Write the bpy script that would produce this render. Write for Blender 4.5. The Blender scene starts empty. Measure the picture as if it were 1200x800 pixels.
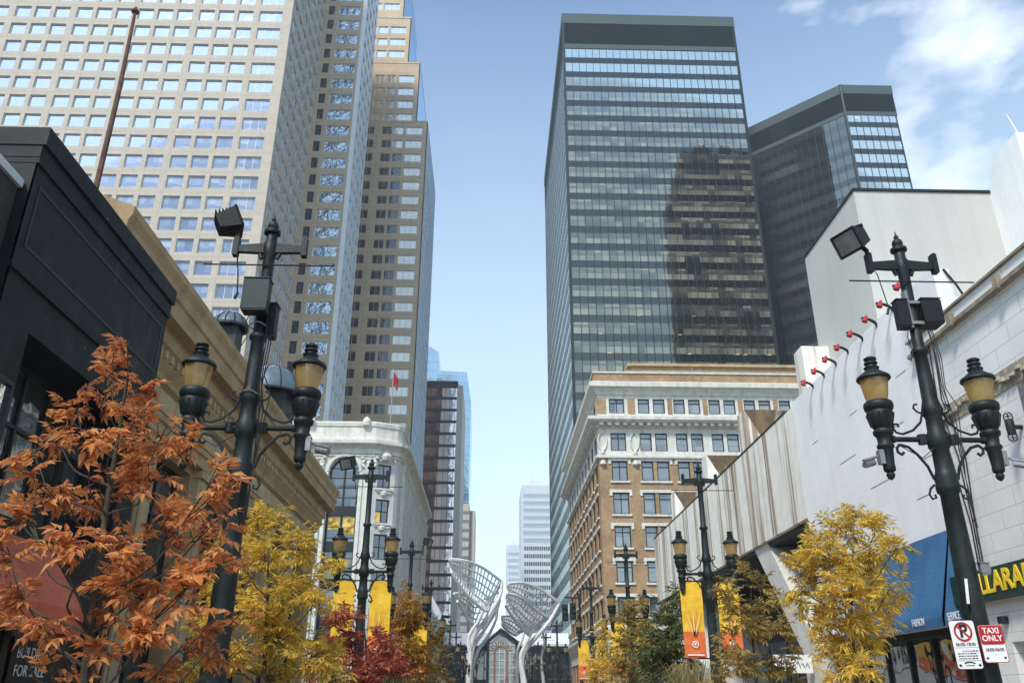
import bpy, math, random
from mathutils import Vector, Matrix
R = math.radians
random.seed(7)
scene = bpy.context.scene
col = scene.collection

# ------------------------------------------------------------------ camera
FPX = 970.0                       # focal length in pixels of a 1200 px wide frame
def nrm(a):
    l = math.sqrt(sum(c*c for c in a)); return [c/l for c in a]
def dot(a, b): return sum(x*y for x, y in zip(a, b))
Zc = nrm([6, 2250, FPX]); Yc = [-28, -420, FPX]
k_ = dot(Yc, Zc); Yc = nrm([a-k_*b for a, b in zip(Yc, Zc)])
Xc = [Yc[1]*Zc[2]-Yc[2]*Zc[1], Yc[2]*Zc[0]-Yc[0]*Zc[2], Yc[0]*Zc[1]-Yc[1]*Zc[0]]
if Xc[0] < 0: Xc = [-c for c in Xc]
CZ = 1.6
def ray(u, v):
    c = [u-600, 400-v, FPX]; return [dot(c, Xc), dot(c, Yc), dot(c, Zc)]
def A(u, v, Y):
    d = ray(u, v); t = Y/d[1]; return Vector((d[0]*t, Y, d[2]*t+CZ))
def AX(u, v, X):
    d = ray(u, v); t = X/d[0]; return Vector((X, d[1]*t, d[2]*t+CZ))
def AZ(u, v, Z):
    d = ray(u, v); t = (Z-CZ)/d[2]; return Vector((d[0]*t, d[1]*t, Z))
def projpx(p):
    q = (p[0], p[1], p[2]-CZ)
    c = [q[0]*a+q[1]*b+q[2]*d for a, b, d in zip(Xc, Yc, Zc)]
    if c[2] <= 0.1: return None
    return (600+FPX*c[0]/c[2], 400-FPX*c[1]/c[2], c[2])
cam = bpy.data.cameras.new('camera'); camo = bpy.data.objects.new('camera', cam); col.objects.link(camo)
right = Vector((Xc[0], Yc[0], Zc[0])); up = Vector((Xc[1], Yc[1], Zc[1])); fwd = Vector((Xc[2], Yc[2], Zc[2]))
M = Matrix((right, up, -fwd)).transposed().to_4x4(); M.translation = Vector((0, 0, CZ))
camo.matrix_world = M
cam.sensor_width = 36; cam.lens = 36*FPX/1200; cam.clip_end = 3000; cam.clip_start = .1
scene.camera = camo

# ------------------------------------------------------------------ materials
class NT:
    def __init__(s, name):
        s.m = bpy.data.materials.new(name); s.m.use_nodes = True
        s.t = s.m.node_tree; s.t.nodes.clear()
        s.out = s.n('ShaderNodeOutputMaterial')
    def n(s, ty, **kw):
        x = s.t.nodes.new(ty)
        for k, v in kw.items():
            if k.startswith('i_'):
                key = k[2:]
                x.inputs[int(key) if key.isdigit() else key.replace('_', ' ')].default_value = v
            else: setattr(x, k, v)
        return x
    def l(s, a, b): s.t.links.new(a, b)
    def math(s, op, a, b=None, c=None):
        x = s.n('ShaderNodeMath', operation=op)
        for i, v in enumerate((a, b, c)):
            if v is None: continue
            if isinstance(v, (int, float)): x.inputs[i].default_value = v
            else: s.l(v, x.inputs[i])
        return x.outputs[0]
    def mix(s, f, a, b, blend='MIX'):
        x = s.n('ShaderNodeMix', data_type='RGBA', blend_type=blend)
        if isinstance(f, (int, float)): x.inputs['Factor'].default_value = f
        else: s.l(f, x.inputs['Factor'])
        for v, nme in ((a, 6), (b, 7)):
            if isinstance(v, tuple): x.inputs[nme].default_value = (*v[:3], 1)
            else: s.l(v, x.inputs[nme])
        return x.outputs[2]
    def pos(s): return s.n('ShaderNodeNewGeometry').outputs['Position']
    def ramp(s, f, stops, interp='LINEAR'):
        x = s.n('ShaderNodeValToRGB'); s.l(f, x.inputs[0]); x.color_ramp.interpolation = interp
        e = x.color_ramp.elements
        while len(e) < len(stops): e.new(.5)
        for i, (p, c) in enumerate(stops):
            e[i].position = p; e[i].color = (*c[:3], 1) if isinstance(c, tuple) else (c, c, c, 1)
        return x.outputs[0]
    def noise(s, scale, detail=4, vec=None, sc=None, rough=.55):
        x = s.n('ShaderNodeTexNoise'); x.inputs['Scale'].default_value = scale
        x.inputs['Detail'].default_value = detail; x.inputs['Roughness'].default_value = rough
        v = vec if vec is not None else s.pos()
        if sc:
            m = s.n('ShaderNodeMapping'); m.inputs['Scale'].default_value = sc; s.l(v, m.inputs[0]); v = m.outputs[0]
        s.l(v, x.inputs['Vector']); return x.outputs['Fac']
    def princ(s, base, rough=.7, metal=0, spec=.4, bump=None, bd=.02, coat=0):
        p = s.n('ShaderNodeBsdfPrincipled')
        if isinstance(base, tuple): p.inputs['Base Color'].default_value = (*base[:3], 1)
        else: s.l(base, p.inputs['Base Color'])
        if isinstance(rough, (int, float)): p.inputs['Roughness'].default_value = rough
        else: s.l(rough, p.inputs['Roughness'])
        p.inputs['Metallic'].default_value = metal; p.inputs['Specular IOR Level'].default_value = spec
        p.inputs['Coat Weight'].default_value = coat
        if bump is not None:
            b = s.n('ShaderNodeBump'); b.inputs['Strength'].default_value = .6; b.inputs['Distance'].default_value = bd
            s.l(bump, b.inputs['Height']); s.l(b.outputs[0], p.inputs['Normal'])
        s.l(p.outputs[0], s.out.inputs[0]); return p
    def xz(s):   # facade coordinates: along the wall and up, for walls square to the street grid
        sp = s.n('ShaderNodeSeparateXYZ'); s.l(s.pos(), sp.inputs[0])
        a = s.math('ADD', sp.outputs[0], sp.outputs[1]); return a, sp.outputs[2], sp

def plain(name, c, rough=.75, var=.18, scale=1.2, bd=.01, metal=0, spec=.35, streak=0, coat=0, specks=0, scuff=0):
    t = NT(name); n1 = t.noise(scale, 6); n2 = t.noise(scale*14, 3)
    f = t.math('ADD', t.math('MULTIPLY', n1, .7), t.math('MULTIPLY', n2, .3))
    dark = tuple(x*(1-var*1.6) for x in c); light = tuple(min(1, x*(1+var*.8)) for x in c)
    b = t.ramp(f, [(.3, dark), (.7, light)])
    if streak:
        st = t.noise(1, 5, sc=(2.2, 2.2, .12)); b = t.mix(t.math('MULTIPLY', t.ramp(st, [(.5, 0.), (.72, 1.)]), streak), b, tuple(x*.45 for x in c))
    if scuff:
        s4 = t.noise(1, 7, sc=(2.5, 2.5, .9), rough=.7); s5 = t.noise(.35, 5)
        b = t.mix(t.math('MULTIPLY', t.math('MULTIPLY', t.ramp(s4, [(.5, 0.), (.66, 1.)]), t.ramp(s5, [(.35, .2), (.65, 1.)])), scuff), b, tuple(x*2.6+.008 for x in c))
    if specks:
        v = t.n('ShaderNodeTexVoronoi'); v.inputs['Scale'].default_value = 2.6; t.l(t.pos(), v.inputs['Vector'])
        wn = t.n('ShaderNodeTexWhiteNoise'); t.l(v.outputs['Position'], wn.inputs[0])
        sm = t.math('LESS_THAN', v.outputs['Distance'], t.math('MULTIPLY', wn.outputs[0], .05)); b = t.mix(sm, b, (.7, .7, .66))
    t.princ(b, rough, metal, spec, bump=n2, bd=bd, coat=coat); return t.m

def brick_mat(name, c1, c2, mortar, bw=.24, bh=.085):
    t = NT(name); a, z, sp = t.xz()
    cb = t.n('ShaderNodeCombineXYZ'); t.l(a, cb.inputs[0]); t.l(z, cb.inputs[1])
    b = t.n('ShaderNodeTexBrick'); t.l(cb.outputs[0], b.inputs[0])
    b.inputs['Color1'].default_value = (*c1, 1); b.inputs['Color2'].default_value = (*c2, 1); b.inputs['Mortar'].default_value = (*mortar, 1)
    b.inputs['Scale'].default_value = 1; b.inputs['Brick Width'].default_value = bw; b.inputs['Row Height'].default_value = bh
    b.inputs['Mortar Size'].default_value = .008
    n = t.noise(.5, 7); c = t.mix(t.ramp(n, [(.35, 0.), (.7, .6)]), b.outputs[0], tuple(x*.5 for x in c1))
    n2 = t.noise(2.2, 5); c = t.mix(t.ramp(n2, [(.5, 0.), (.75, .35)]), c, tuple(min(1, x*1.7) for x in c2))
    t.princ(c, .85, bump=b.outputs['Fac'], bd=-.01); return t.m

def block_mat(name, c, joint, bw, bh, size=.012, var=.12, off=.5):
    t = NT(name); a, z, sp = t.xz()
    cb = t.n('ShaderNodeCombineXYZ'); t.l(a, cb.inputs[0]); t.l(z, cb.inputs[1])
    b = t.n('ShaderNodeTexBrick'); t.l(cb.outputs[0], b.inputs[0]); b.offset = off
    b.inputs['Color1'].default_value = (*c, 1); b.inputs['Color2'].default_value = (*[x*(1-var) for x in c], 1); b.inputs['Mortar'].default_value = (*joint, 1)
    b.inputs['Scale'].default_value = 1; b.inputs['Brick Width'].default_value = bw; b.inputs['Row Height'].default_value = bh
    b.inputs['Mortar Size'].default_value = size; b.inputs['Mortar Smooth'].default_value = .3
    n = t.noise(.8, 7); cc = t.mix(t.ramp(n, [(.4, 0.), (.75, .5)]), b.outputs[0], tuple(x*.72 for x in c))
    st = t.noise(1, 6, sc=(3, 3, .15)); cc = t.mix(t.ramp(st, [(.58, 0.), (.8, .35)]), cc, (c[0]*.5, c[1]*.42, c[2]*.32))
    t.princ(cc, .8, bump=b.outputs['Fac'], bd=-.006); return t.m

def glass_mat(name, pu, ph, cols_, refl=.28, tint=(.85, .93, 1), rough=.015, wob=.004, blind=.5, lit=0, warp=.35):
    """office glass: what hangs behind each pane varies from pane to pane, the outside mirrors the sky"""
    t = NT(name); a, z, sp = t.xz()
    cu = t.math('FLOOR', t.math('DIVIDE', a, pu)); cz = t.math('FLOOR', t.math('DIVIDE', z, ph))
    cb = t.n('ShaderNodeCombineXYZ'); t.l(cu, cb.inputs[0]); t.l(cz, cb.inputs[1])
    w = t.n('ShaderNodeTexWhiteNoise', noise_dimensions='2D'); t.l(cb.outputs[0], w.inputs[0])
    # runs of neighbouring panes share an office
    cb2 = t.n('ShaderNodeCombineXYZ'); t.l(t.math('FLOOR', t.math('DIVIDE', cu, 3)), cb2.inputs[0]); t.l(cz, cb2.inputs[1])
    w2 = t.n('ShaderNodeTexWhiteNoise', noise_dimensions='2D'); t.l(cb2.outputs[0], w2.inputs[0])
    f = t.math('ADD', t.math('MULTIPLY', w.outputs[0], .5), t.math('MULTIPLY', w2.outputs[0], .5))
    n = len(cols_); c = t.ramp(f, [(.12+.76*i/(n-1), cc) for i, cc in enumerate(cols_)])
    fz = t.math('FRACT', t.math('DIVIDE', z, ph))
    low = t.math('LESS_THAN', fz, t.math('MULTIPLY', w.outputs[0], blind))
    c = t.mix(t.math('MULTIPLY', low, .7), c, cols_[0])
    d = t.n('ShaderNodeBsdfDiffuse'); t.l(c, d.inputs[0])
    g = t.n('ShaderNodeBsdfGlossy'); g.inputs[0].default_value = (*tint, 1); g.inputs['Roughness'].default_value = rough
    nz = t.noise(warp, 3); bp = t.n('ShaderNodeBump'); bp.inputs['Strength'].default_value = 1; bp.inputs['Distance'].default_value = wob*10
    off = t.math('ADD', nz, t.math('MULTIPLY', w.outputs[0], .0)); t.l(off, bp.inputs['Height']); t.l(bp.outputs[0], g.inputs['Normal'])
    lw = t.n('ShaderNodeFresnel'); lw.inputs[0].default_value = 1.5
    fac = t.math('MINIMUM', t.math('ADD', lw.outputs[0], refl-.04), 1.)
    mx = t.n('ShaderNodeMixShader'); t.l(fac, mx.inputs[0]); t.l(d.outputs[0], mx.inputs[1]); t.l(g.outputs[0], mx.inputs[2])
    last = mx.outputs[0]
    if lit:
        fu = t.math('FRACT', t.math('DIVIDE', a, pu))
        box = t.math('MULTIPLY', t.math('GREATER_THAN', t.math('FRACT', t.math('MULTIPLY', w.outputs[0], 37.)), 1-lit),
              t.math('MULTIPLY', t.math('GREATER_THAN', fz, .62), t.math('LESS_THAN', fz, .69)))
        box = t.math('MULTIPLY', box, t.math('MULTIPLY', t.math('GREATER_THAN', fu, .25), t.math('LESS_THAN', fu, .8)))
        e = t.n('ShaderNodeEmission'); e.inputs[0].default_value = (1, .62, .28, 1); e.inputs[1].default_value = .9
        m2 = t.n('ShaderNodeMixShader'); t.l(box, m2.inputs[0]); t.l(last, m2.inputs[1]); t.l(e.outputs[0], m2.inputs[2]); last = m2.outputs[0]
    t.l(last, t.out.inputs[0]); return t.m

def leaf_mat(name, stops, trans=.5):
    t = NT(name); g = t.n('ShaderNodeNewGeometry')
    n = t.noise(.9, 3); f = t.math('ADD', t.math('MULTIPLY', g.outputs['Random Per Island'], .65), t.math('MULTIPLY', t.ramp(n, [(.3, 0.), (.7, 1.)]), .35))
    c = t.ramp(f, stops)
    d = t.n('ShaderNodeBsdfPrincipled'); t.l(c, d.inputs['Base Color']); d.inputs['Roughness'].default_value = .55; d.inputs['Specular IOR Level'].default_value = .3
    tr = t.n('ShaderNodeBsdfTranslucent'); t.l(c, tr.inputs[0])
    mx = t.n('ShaderNodeMixShader'); mx.inputs[0].default_value = trans; t.l(d.outputs[0], mx.inputs[1]); t.l(tr.outputs[0], mx.inputs[2])
    t.l(mx.outputs[0], t.out.inputs[0]); return t.m

MT = {}
MT['asphalt'] = plain('asphalt', (.05, .05, .052), .9, .25, 3)
MT['paver'] = block_mat('paver', (.36, .3, .26), (.16, .14, .12), .3, .3)
MT['kerb'] = plain('kerb_stone', (.33, .32, .3))
MT['lamp_green'] = plain('lamp_green_paint', (.012, .021, .0195), .5, .5, 5, .004, spec=.3, scuff=.5)
MT['lamp_dark'] = plain('lamp_black_green', (.008, .013, .013), .55, .3, 9, .003)
MT['box_green'] = plain('box_green_paint', (.02, .036, .032), .5, .25, 7, .002)
MT['black_paint'] = plain('black_painted_stucco', (.009, .0135, .0125), .6, .45, 2.4, .006, spec=.22, specks=1, scuff=.8)
MT['black_spots'] = None
MT['dark_trim'] = plain('dark_trim', (.012, .016, .015), .5)
MT['dark_brick'] = brick_mat('dark_brick', (.035, .028, .026), (.05, .036, .032), (.02, .018, .018))
MT['red_brick_old'] = brick_mat('old_red_brick', (.3, .12, .06), (.35, .18, .1), (.3, .25, .2))
MT['flashing'] = plain('grey_flashing', (.5, .53, .55), .4, .15)
MT['tan'] = plain('tan_sandstone', (.39, .27, .135), .8, .22, 1.0, .012, streak=.5)
MT['tan_light'] = plain('tan_sandstone_light', (.47, .36, .2), .8, .2, 1.5, .012, streak=.5)
MT['rust'] = plain('rusty_steel', (.14, .07, .045), .8, .5, 3, .004)
MT['copper'] = plain('skylight_metal', (.1, .14, .17), .4, .2, 3)
MT['white_stone'] = block_mat('white_terracotta', (.62, .62, .56), (.42, .42, .38), 1.1, .55, .012, .06)
MT['white_trim'] = plain('cream_white_trim', (.66, .65, .57), .75, .14, 1.5, .01, streak=.45)
MT['brick'] = brick_mat('tan_brown_brick', (.31, .175, .08), (.43, .27, .13), (.42, .36, .26))
MT['bh_stone'] = block_mat('beige_granite_cladding', (.53, .465, .37), (.3, .26, .2), 3.6, 1.97, .03, .06, 0)
MT['bh_brown'] = block_mat('rose_brown_granite', (.56, .43, .28), (.28, .2, .13), 3.1, 1.97, .03, .08, 0)
MT['bh_white'] = plain('white_aluminium', (.72, .75, .76), .4, .05)
MT['mull_dark'] = plain('dark_bronze_mullion', (.02, .018, .016), .4)
MT['mull_green'] = plain('green_grey_mullion', (.016, .024, .022), .4, .1)
MT['spandrel'] = glass_mat('spandrel_glass', 1.58, 50, [(.005, .007, .006), (.006, .009, .008), (.008, .011, .01)], .11, (.8, .85, .75), blind=0, wob=.0015)
MT['louvre'] = None
t = NT('dark_louvre'); a, z, sp = t.xz(); lines = t.math('FRACT', t.math('MULTIPLY', a, 1.9)); t.princ(t.mix(t.ramp(lines, [(.1, 1.), (.2, 0.)]), (.004, .008, .008), (.012, .02, .019)), .8, spec=.08); MT['louvre'] = t.m
t = NT('green_grey_panel'); a, z, sp = t.xz(); lines = t.math('FRACT', t.math('MULTIPLY', a, 1.3)); t.princ(t.mix(t.ramp(lines, [(.06, 1.), (.14, 0.)]), (.07, .1, .095), (.035, .055, .055)), .7, spec=.2); MT['panel_green'] = t.m
MT['tower_glass'] = glass_mat('grey_green_office_glass', 1.58, 4.09, [(.01, .013, .01), (.05, .055, .042), (.14, .14, .1), (.25, .245, .165), (.09, .092, .07)], .2, (.86, .87, .72), blind=.4, lit=.13, wob=.0006)
MT['tower2_glass'] = glass_mat('dark_office_glass', 1.9, 3.95, [(.006, .008, .008), (.015, .018, .016), (.05, .05, .042), (.02, .022, .02), (.09, .09, .075)], .24, (.88, .88, .76), blind=.5, lit=.12, wob=.0015)
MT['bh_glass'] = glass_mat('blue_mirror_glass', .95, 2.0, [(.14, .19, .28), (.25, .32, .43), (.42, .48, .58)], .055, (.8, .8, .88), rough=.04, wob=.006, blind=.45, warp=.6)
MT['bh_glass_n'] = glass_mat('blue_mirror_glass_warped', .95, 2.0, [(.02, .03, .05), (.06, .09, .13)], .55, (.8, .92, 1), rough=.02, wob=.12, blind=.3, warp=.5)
MT['bh_dark'] = glass_mat('dark_window_glass', .95, 2.0, [(.015, .017, .02), (.03, .03, .035)], .08, blind=.3)
MT['bright_reflection'] = glass_mat('painted_cream_reflection', 1.2, 2.0, [(.35, .33, .24), (.5, .48, .38), (.62, .6, .5)], .3, (1, .97, .88), blind=.15)  # bright reflection put into the cream pane colour
MT['win_glass'] = glass_mat('street_window_glass', .9, 1.3, [(.015, .018, .018), (.04, .045, .045), (.1, .11, .11)], .16, (.9, .95, 1), rough=.03, wob=.01)
MT['grey_blind'] = glass_mat('window_glass_with_blinds', 1.7, 1.2, [(.12, .13, .13), (.17, .19, .19), (.24, .26, .26), (.06, .07, .07)], .14, (.9, .95, 1), rough=.03, blind=.25)
MT['brown_reflection'] = glass_mat('painted_brown_reflection', 1.5, 3.9, [(.04, .02, .015), (.12, .055, .035), (.25, .13, .09), (.06, .03, .025)], .1, (1, .8, .7), blind=.5)  # dark brown reflection put into the pane colour
MT['pink_glass'] = glass_mat('pale_rose_glass', 1.5, 3.9, [(.62, .53, .53), (.75, .67, .67), (.82, .76, .76)], .55, (1, .93, .93), blind=.1)
MT['sky_glass'] = glass_mat('sky_blue_glass', 1.5, 3.9, [(.13, .24, .32), (.16, .28, .36), (.2, .33, .42)], .35, (.7, .88, 1), blind=.1)
MT['far_dark'] = plain('far_dark_glass', (.03, .04, .05), .3)
MT['far_white'] = plain('far_white_panel', (.66, .7, .72), .6, .05)
MT['far_blue'] = plain('far_pale_blue_glass', (.4, .52, .58), .3, .08)
MT['far_beige'] = plain('far_beige_panel', (.55, .5, .42), .6, .08)
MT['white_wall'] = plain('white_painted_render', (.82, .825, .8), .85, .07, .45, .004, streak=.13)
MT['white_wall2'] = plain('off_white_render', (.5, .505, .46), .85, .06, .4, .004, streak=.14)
MT['concrete'] = plain('board_concrete', (.6, .59, .52), .85, .14, 1.2, .01, streak=.25)
MT['tile_white'] = block_mat('white_stone_tiles', (.75, .76, .71), (.42, .41, .37), 1.15, .42, .008, .05)
MT['rail'] = plain('weathered_rail', (.3, .25, .18), .8, .4, 3)
MT['frieze'] = plain('carved_stone_frieze', (.45, .4, .3), .9, .4, 7, .05)
MT['blue_awning'] = plain('blue_awning_canvas', (.04, .135, .27), .75, .28, .8, .02, streak=.35)
MT['red_awning'] = plain('red_awning_canvas', (.68, .15, .07), .75, .26, 1.0, .02, streak=.25)
MT['sign_green'] = plain('dark_green_sign', (.012, .04, .03), .4, .1)
MT['yellow'] = plain('yellow_letter', (.85, .6, .03), .5, .05)
MT['white_paint'] = plain('white_paint', (.8, .8, .78), .5, .04)
MT['sign_red'] = plain('sign_red', (.42, .02, .025), .45, .06)
MT['black'] = plain('black_print', (.02, .02, .02), .6, .05)
MT['grey_metal'] = plain('grey_metal', (.3, .31, .31), .4, .1, metal=.6)
MT['dark_metal'] = plain('dark_metal', (.015, .019, .019), .55, .2)
MT['lens'] = plain('floodlight_lens', (.22, .23, .22), .25, .3, 4)
MT['cable'] = plain('black_cable', (.02, .02, .02), .6)
MT['bark'] = plain('grey_bark', (.09, .075, .055), .95, .4, 8, .02)
MT['bark_dark'] = plain('dark_bark', (.05, .035, .028), .95, .4, 8, .02)
MT['orange_leaf'] = leaf_mat('orange_red_leaves', [(.05, (.2, .12, .12)), (.2, (.36, .15, .09)), (.45, (.66, .24, .075)), (.7, (.76, .35, .1)), (.95, (.8, .52, .26))])
MT['yellow_leaf'] = leaf_mat('yellow_leaves', [(.08, (.15, .2, .05)), (.27, (.42, .36, .07)), (.45, (.76, .5, .07)), (.7, (.86, .62, .1)), (.95, (.9, .72, .22))])
MT['olive_leaf'] = leaf_mat('olive_gold_leaves', [(.05, (.11, .12, .04)), (.3, (.24, .2, .06)), (.6, (.42, .29, .08)), (.95, (.58, .4, .1))])
MT['green_leaf'] = leaf_mat('dull_green_leaves', [(.05, (.05, .08, .035)), (.4, (.1, .13, .05)), (.7, (.2, .2, .07)), (.95, (.38, .3, .08))])
MT['red_leaf'] = leaf_mat('crimson_leaves', [(.05, (.08, .02, .02)), (.35, (.33, .07, .06)), (.65, (.52, .14, .08)), (.95, (.6, .3, .12))])
MT['amber_leaf'] = leaf_mat('amber_leaves', [(.05, (.2, .1, .02)), (.35, (.4, .2, .03)), (.65, (.5, .27, .03)), (.95, (.55, .36, .05))])
MT['straw'] = leaf_mat('straw_grass', [(.05, (.14, .13, .05)), (.5, (.35, .29, .12)), (.95, (.5, .42, .2))])
MT['steel_white'] = plain('white_painted_steel', (.8, .8, .76), .5, .12, 1.2)
MT['planter'] = plain('dark_planter', (.05, .05, .05), .7)
# amber lantern glass
t = NT('amber_lantern_glass'); g1 = t.noise(5, 4); ca = t.ramp(g1, [(.3, (.62, .4, .12)), (.7, (.9, .7, .34))])
d_ = t.n('ShaderNodeBsdfDiffuse'); t.l(ca, d_.inputs[0]); tl = t.n('ShaderNodeBsdfTranslucent'); t.l(ca, tl.inputs[0]); tp = t.n('ShaderNodeBsdfTransparent'); tp.inputs[0].default_value = (1, .8, .45, 1)
gl = t.n('ShaderNodeBsdfGlossy'); gl.inputs['Roughness'].default_value = .12
a1 = t.n('ShaderNodeMixShader'); a1.inputs[0].default_value = .6; t.l(d_.outputs[0], a1.inputs[1]); t.l(tl.outputs[0], a1.inputs[2])
a2 = t.n('ShaderNodeMixShader'); a2.inputs[0].default_value = .3; t.l(a1.outputs[0], a2.inputs[1]); t.l(tp.outputs[0], a2.inputs[2])
a3 = t.n('ShaderNodeMixShader'); a3.inputs[0].default_value = .09; t.l(a2.outputs[0], a3.inputs[1]); t.l(gl.outputs[0], a3.inputs[2]); t.l(a3.outputs[0], t.out.inputs[0])
MT['amber'] = t.m
# concrete with rust-brown run-off stains
t = NT('stained_concrete'); n = t.noise(1.5, 6)
b = t.ramp(n, [(.3, (.68, .66, .57)), (.7, (.82, .79, .7))])
s1 = t.noise(1, 4, sc=(.9, .9, .05), rough=.6); s2 = t.noise(1, 4, sc=(4.5, 4.5, .1))
sf = t.math('MULTIPLY', t.ramp(s1, [(.47, 0.), (.53, 1.)]), t.ramp(s2, [(.42, .1), (.53, 1.)]))
b = t.mix(t.math('MULTIPLY', sf, .8), b, (.24, .15, .07)); t.princ(b, .85, bump=n, bd=.01); MT['stained'] = t.m
t = NT('heavily_stained_concrete'); n = t.noise(1.2, 6, sc=(1, 1, .5))
b = t.ramp(n, [(.4, (.2, .135, .07)), (.58, (.1, .07, .045)), (.7, (.46, .43, .35))]); t.princ(b, .9, bump=n, bd=.01); MT['stain_dark'] = t.m

# ------------------------------------------------------------------ mesh helpers
class Fr:
    """a facade frame: u along the wall, w up, d out of the wall"""
    def __init__(s, O, u, n): s.O = Vector(O); s.u = Vector(u).normalized(); s.n = Vector(n).normalized()
    def p(s, u, w, d=0): return s.O + s.u*u + s.n*d + Vector((0, 0, w))
class MB:
    def __init__(s): s.v = []; s.f = []; s.mi = []; s.cur = 0
    def add(s, vs, fs):
        b = len(s.v); s.v += [tuple(x) for x in vs]; s.f += [tuple(i+b for i in f) for f in fs]; s.mi += [s.cur]*len(fs)
    def quad(s, a, b, c, d): s.add([a, b, c, d], [(0, 1, 2, 3)])
    def poly(s, pts): s.add(pts, [tuple(range(len(pts)))])
    def box(s, x0, x1, y0, y1, z0, z1):
        s.add([(x, y, z) for z in (z0, z1) for y in (y0, y1) for x in (x0, x1)], [(0, 2, 3, 1), (4, 5, 7, 6), (0, 1, 5, 4), (2, 6, 7, 3), (0, 4, 6, 2), (1, 3, 7, 5)])
    def fbox(s, fr, u0, u1, w0, w1, d0, d1):
        s.add([fr.p(u, w, d) for w in (w0, w1) for d in (d0, d1) for u in (u0, u1)], [(0, 2, 3, 1), (4, 5, 7, 6), (0, 1, 5, 4), (2, 6, 7, 3), (0, 4, 6, 2), (1, 3, 7, 5)])
    def prism(s, fr, pts, d0, d1):
        n = len(pts); vs = [fr.p(a, b, d0) for a, b in pts]+[fr.p(a, b, d1) for a, b in pts]
        s.add(vs, [tuple(range(n)), tuple(range(2*n-1, n-1, -1))]+[(i, (i+1) % n, n+(i+1) % n, n+i) for i in range(n)])
    def vprism(s, pts, z0, z1):   # footprint polygon extruded up
        n = len(pts); vs = [(a, b, z0) for a, b in pts]+[(a, b, z1) for a, b in pts]
        s.add(vs, [tuple(range(n)), tuple(range(2*n-1, n-1, -1))]+[(i, (i+1) % n, n+(i+1) % n, n+i) for i in range(n)])
    def lathe(s, prof, c=(0, 0, 0), seg=16, axis=None):
        b = []; 
        for r, z in prof:
            for k in range(seg):
                a = 2*math.pi*k/seg; b.append((c[0]+r*math.cos(a), c[1]+r*math.sin(a), c[2]+z))
        fs = []
        for i in range(len(prof)-1):
            for k in range(seg): fs.append((i*seg+k, i*seg+(k+1) % seg, (i+1)*seg+(k+1) % seg, (i+1)*seg+k))
        fs.append(tuple(range(seg-1, -1, -1))); fs.append(tuple((len(prof)-1)*seg+k for k in range(seg)))
        s.add(b, fs)
    def tube(s, pts, r, seg=6):
        pts = [Vector(p) for p in pts]; n = len(pts); rs = r if isinstance(r, (list, tuple)) else [r]*n
        vs = []; ref = None
        for i, p in enumerate(pts):
            d = (pts[min(i+1, n-1)]-pts[max(i-1, 0)])
            if d.length < 1e-7: d = Vector((0, 0, 1))
            d.normalize()
            if ref is None: ref = Vector((0, 0, 1)) if abs(d.z) < .9 else Vector((1, 0, 0))
            a = ref - d*ref.dot(d)
            if a.length < 1e-4: a = d.orthogonal()
            a.normalize(); b = d.cross(a); ref = a
            for k in range(seg):
                t_ = 2*math.pi*k/seg; vs.append(p+(a*math.cos(t_)+b*math.sin(t_))*rs[i])
        fs = [(i*seg+k, i*seg+(k+1) % seg, (i+1)*seg+(k+1) % seg, (i+1)*seg+k) for i in range(n-1) for k in range(seg)]
        fs += [tuple(range(seg-1, -1, -1)), tuple((n-1)*seg+k for k in range(seg))]
        s.add(vs, fs)
    def sweep(s, prof, path, cap=True):
        """profile of (out, z) swept along a footprint polyline, outside to the right of the path, mitred corners"""
        n = len(path); rows = []
        segn = []
        for i in range(n-1):
            dx = path[i+1][0]-path[i][0]; dy = path[i+1][1]-path[i][1]; l = math.hypot(dx, dy); segn.append((dy/l, -dx/l))
        for i in range(n):
            a = segn[max(i-1, 0)]; b = segn[min(i, n-2)]; k = 1+a[0]*b[0]+a[1]*b[1]
            m = ((a[0]+b[0])/k, (a[1]+b[1])/k)
            rows.append([(path[i][0]+m[0]*o, path[i][1]+m[1]*o, z) for o, z in prof])
        P_ = len(prof); vs = [v for r_ in rows for v in r_]
        fs = [(i*P_+j, (i+1)*P_+j, (i+1)*P_+j+1, i*P_+j+1) for i in range(n-1) for j in range(P_-1)]
        if cap: fs += [tuple(range(P_)), tuple((n-1)*P_+j for j in range(P_-1, -1, -1))]
        s.add(vs, fs)
    def mesh(s, name, mats, off=(0, 0, 0), smooth=False):
        me = bpy.data.meshes.new(name)
        me.from_pydata([(x-off[0], y-off[1], z-off[2]) for x, y, z in s.v], [], s.f)
        for m in (mats if isinstance(mats, (list, tuple)) else [mats]): me.materials.append(MT[m] if isinstance(m, str) else m)
        me.polygons.foreach_set('material_index', s.mi)
        if smooth: me.polygons.foreach_set('use_smooth', [True]*len(s.f))
        me.update(); return me
    def build(s, name, mats, parent=None, smooth=False, sharp=35):
        off = parent['_o'] if parent is not None and '_o' in parent else (0, 0, 0)
        me = s.mesh(name, mats, off, smooth)
        if smooth:
            me.set_sharp_from_angle(angle=R(sharp))
        o = bpy.data.objects.new(name, me); col.objects.link(o)
        if parent is not None: o.parent = parent
        if parent is not None and '_o' in parent: o['_o'] = parent['_o']
        return o
def thing(name, loc, label, cat, group=None, rz=0):
    o = bpy.data.objects.new(name, None); col.objects.link(o); o.location = loc; o.empty_display_size = .3
    o.rotation_euler.z = rz; o['_o'] = tuple(loc) if rz == 0 else (0, 0, 0)
    o['label'] = label; o['category'] = cat
    if group: o['group'] = group
    return o
def tag(o, label, cat, group=None, kind=None):
    if label: o['label'] = label
    if cat: o['category'] = cat
    if group: o['group'] = group
    if kind: o['kind'] = kind
    return o
def children(o): return [c for c in bpy.data.objects if c.parent == o]
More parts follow.
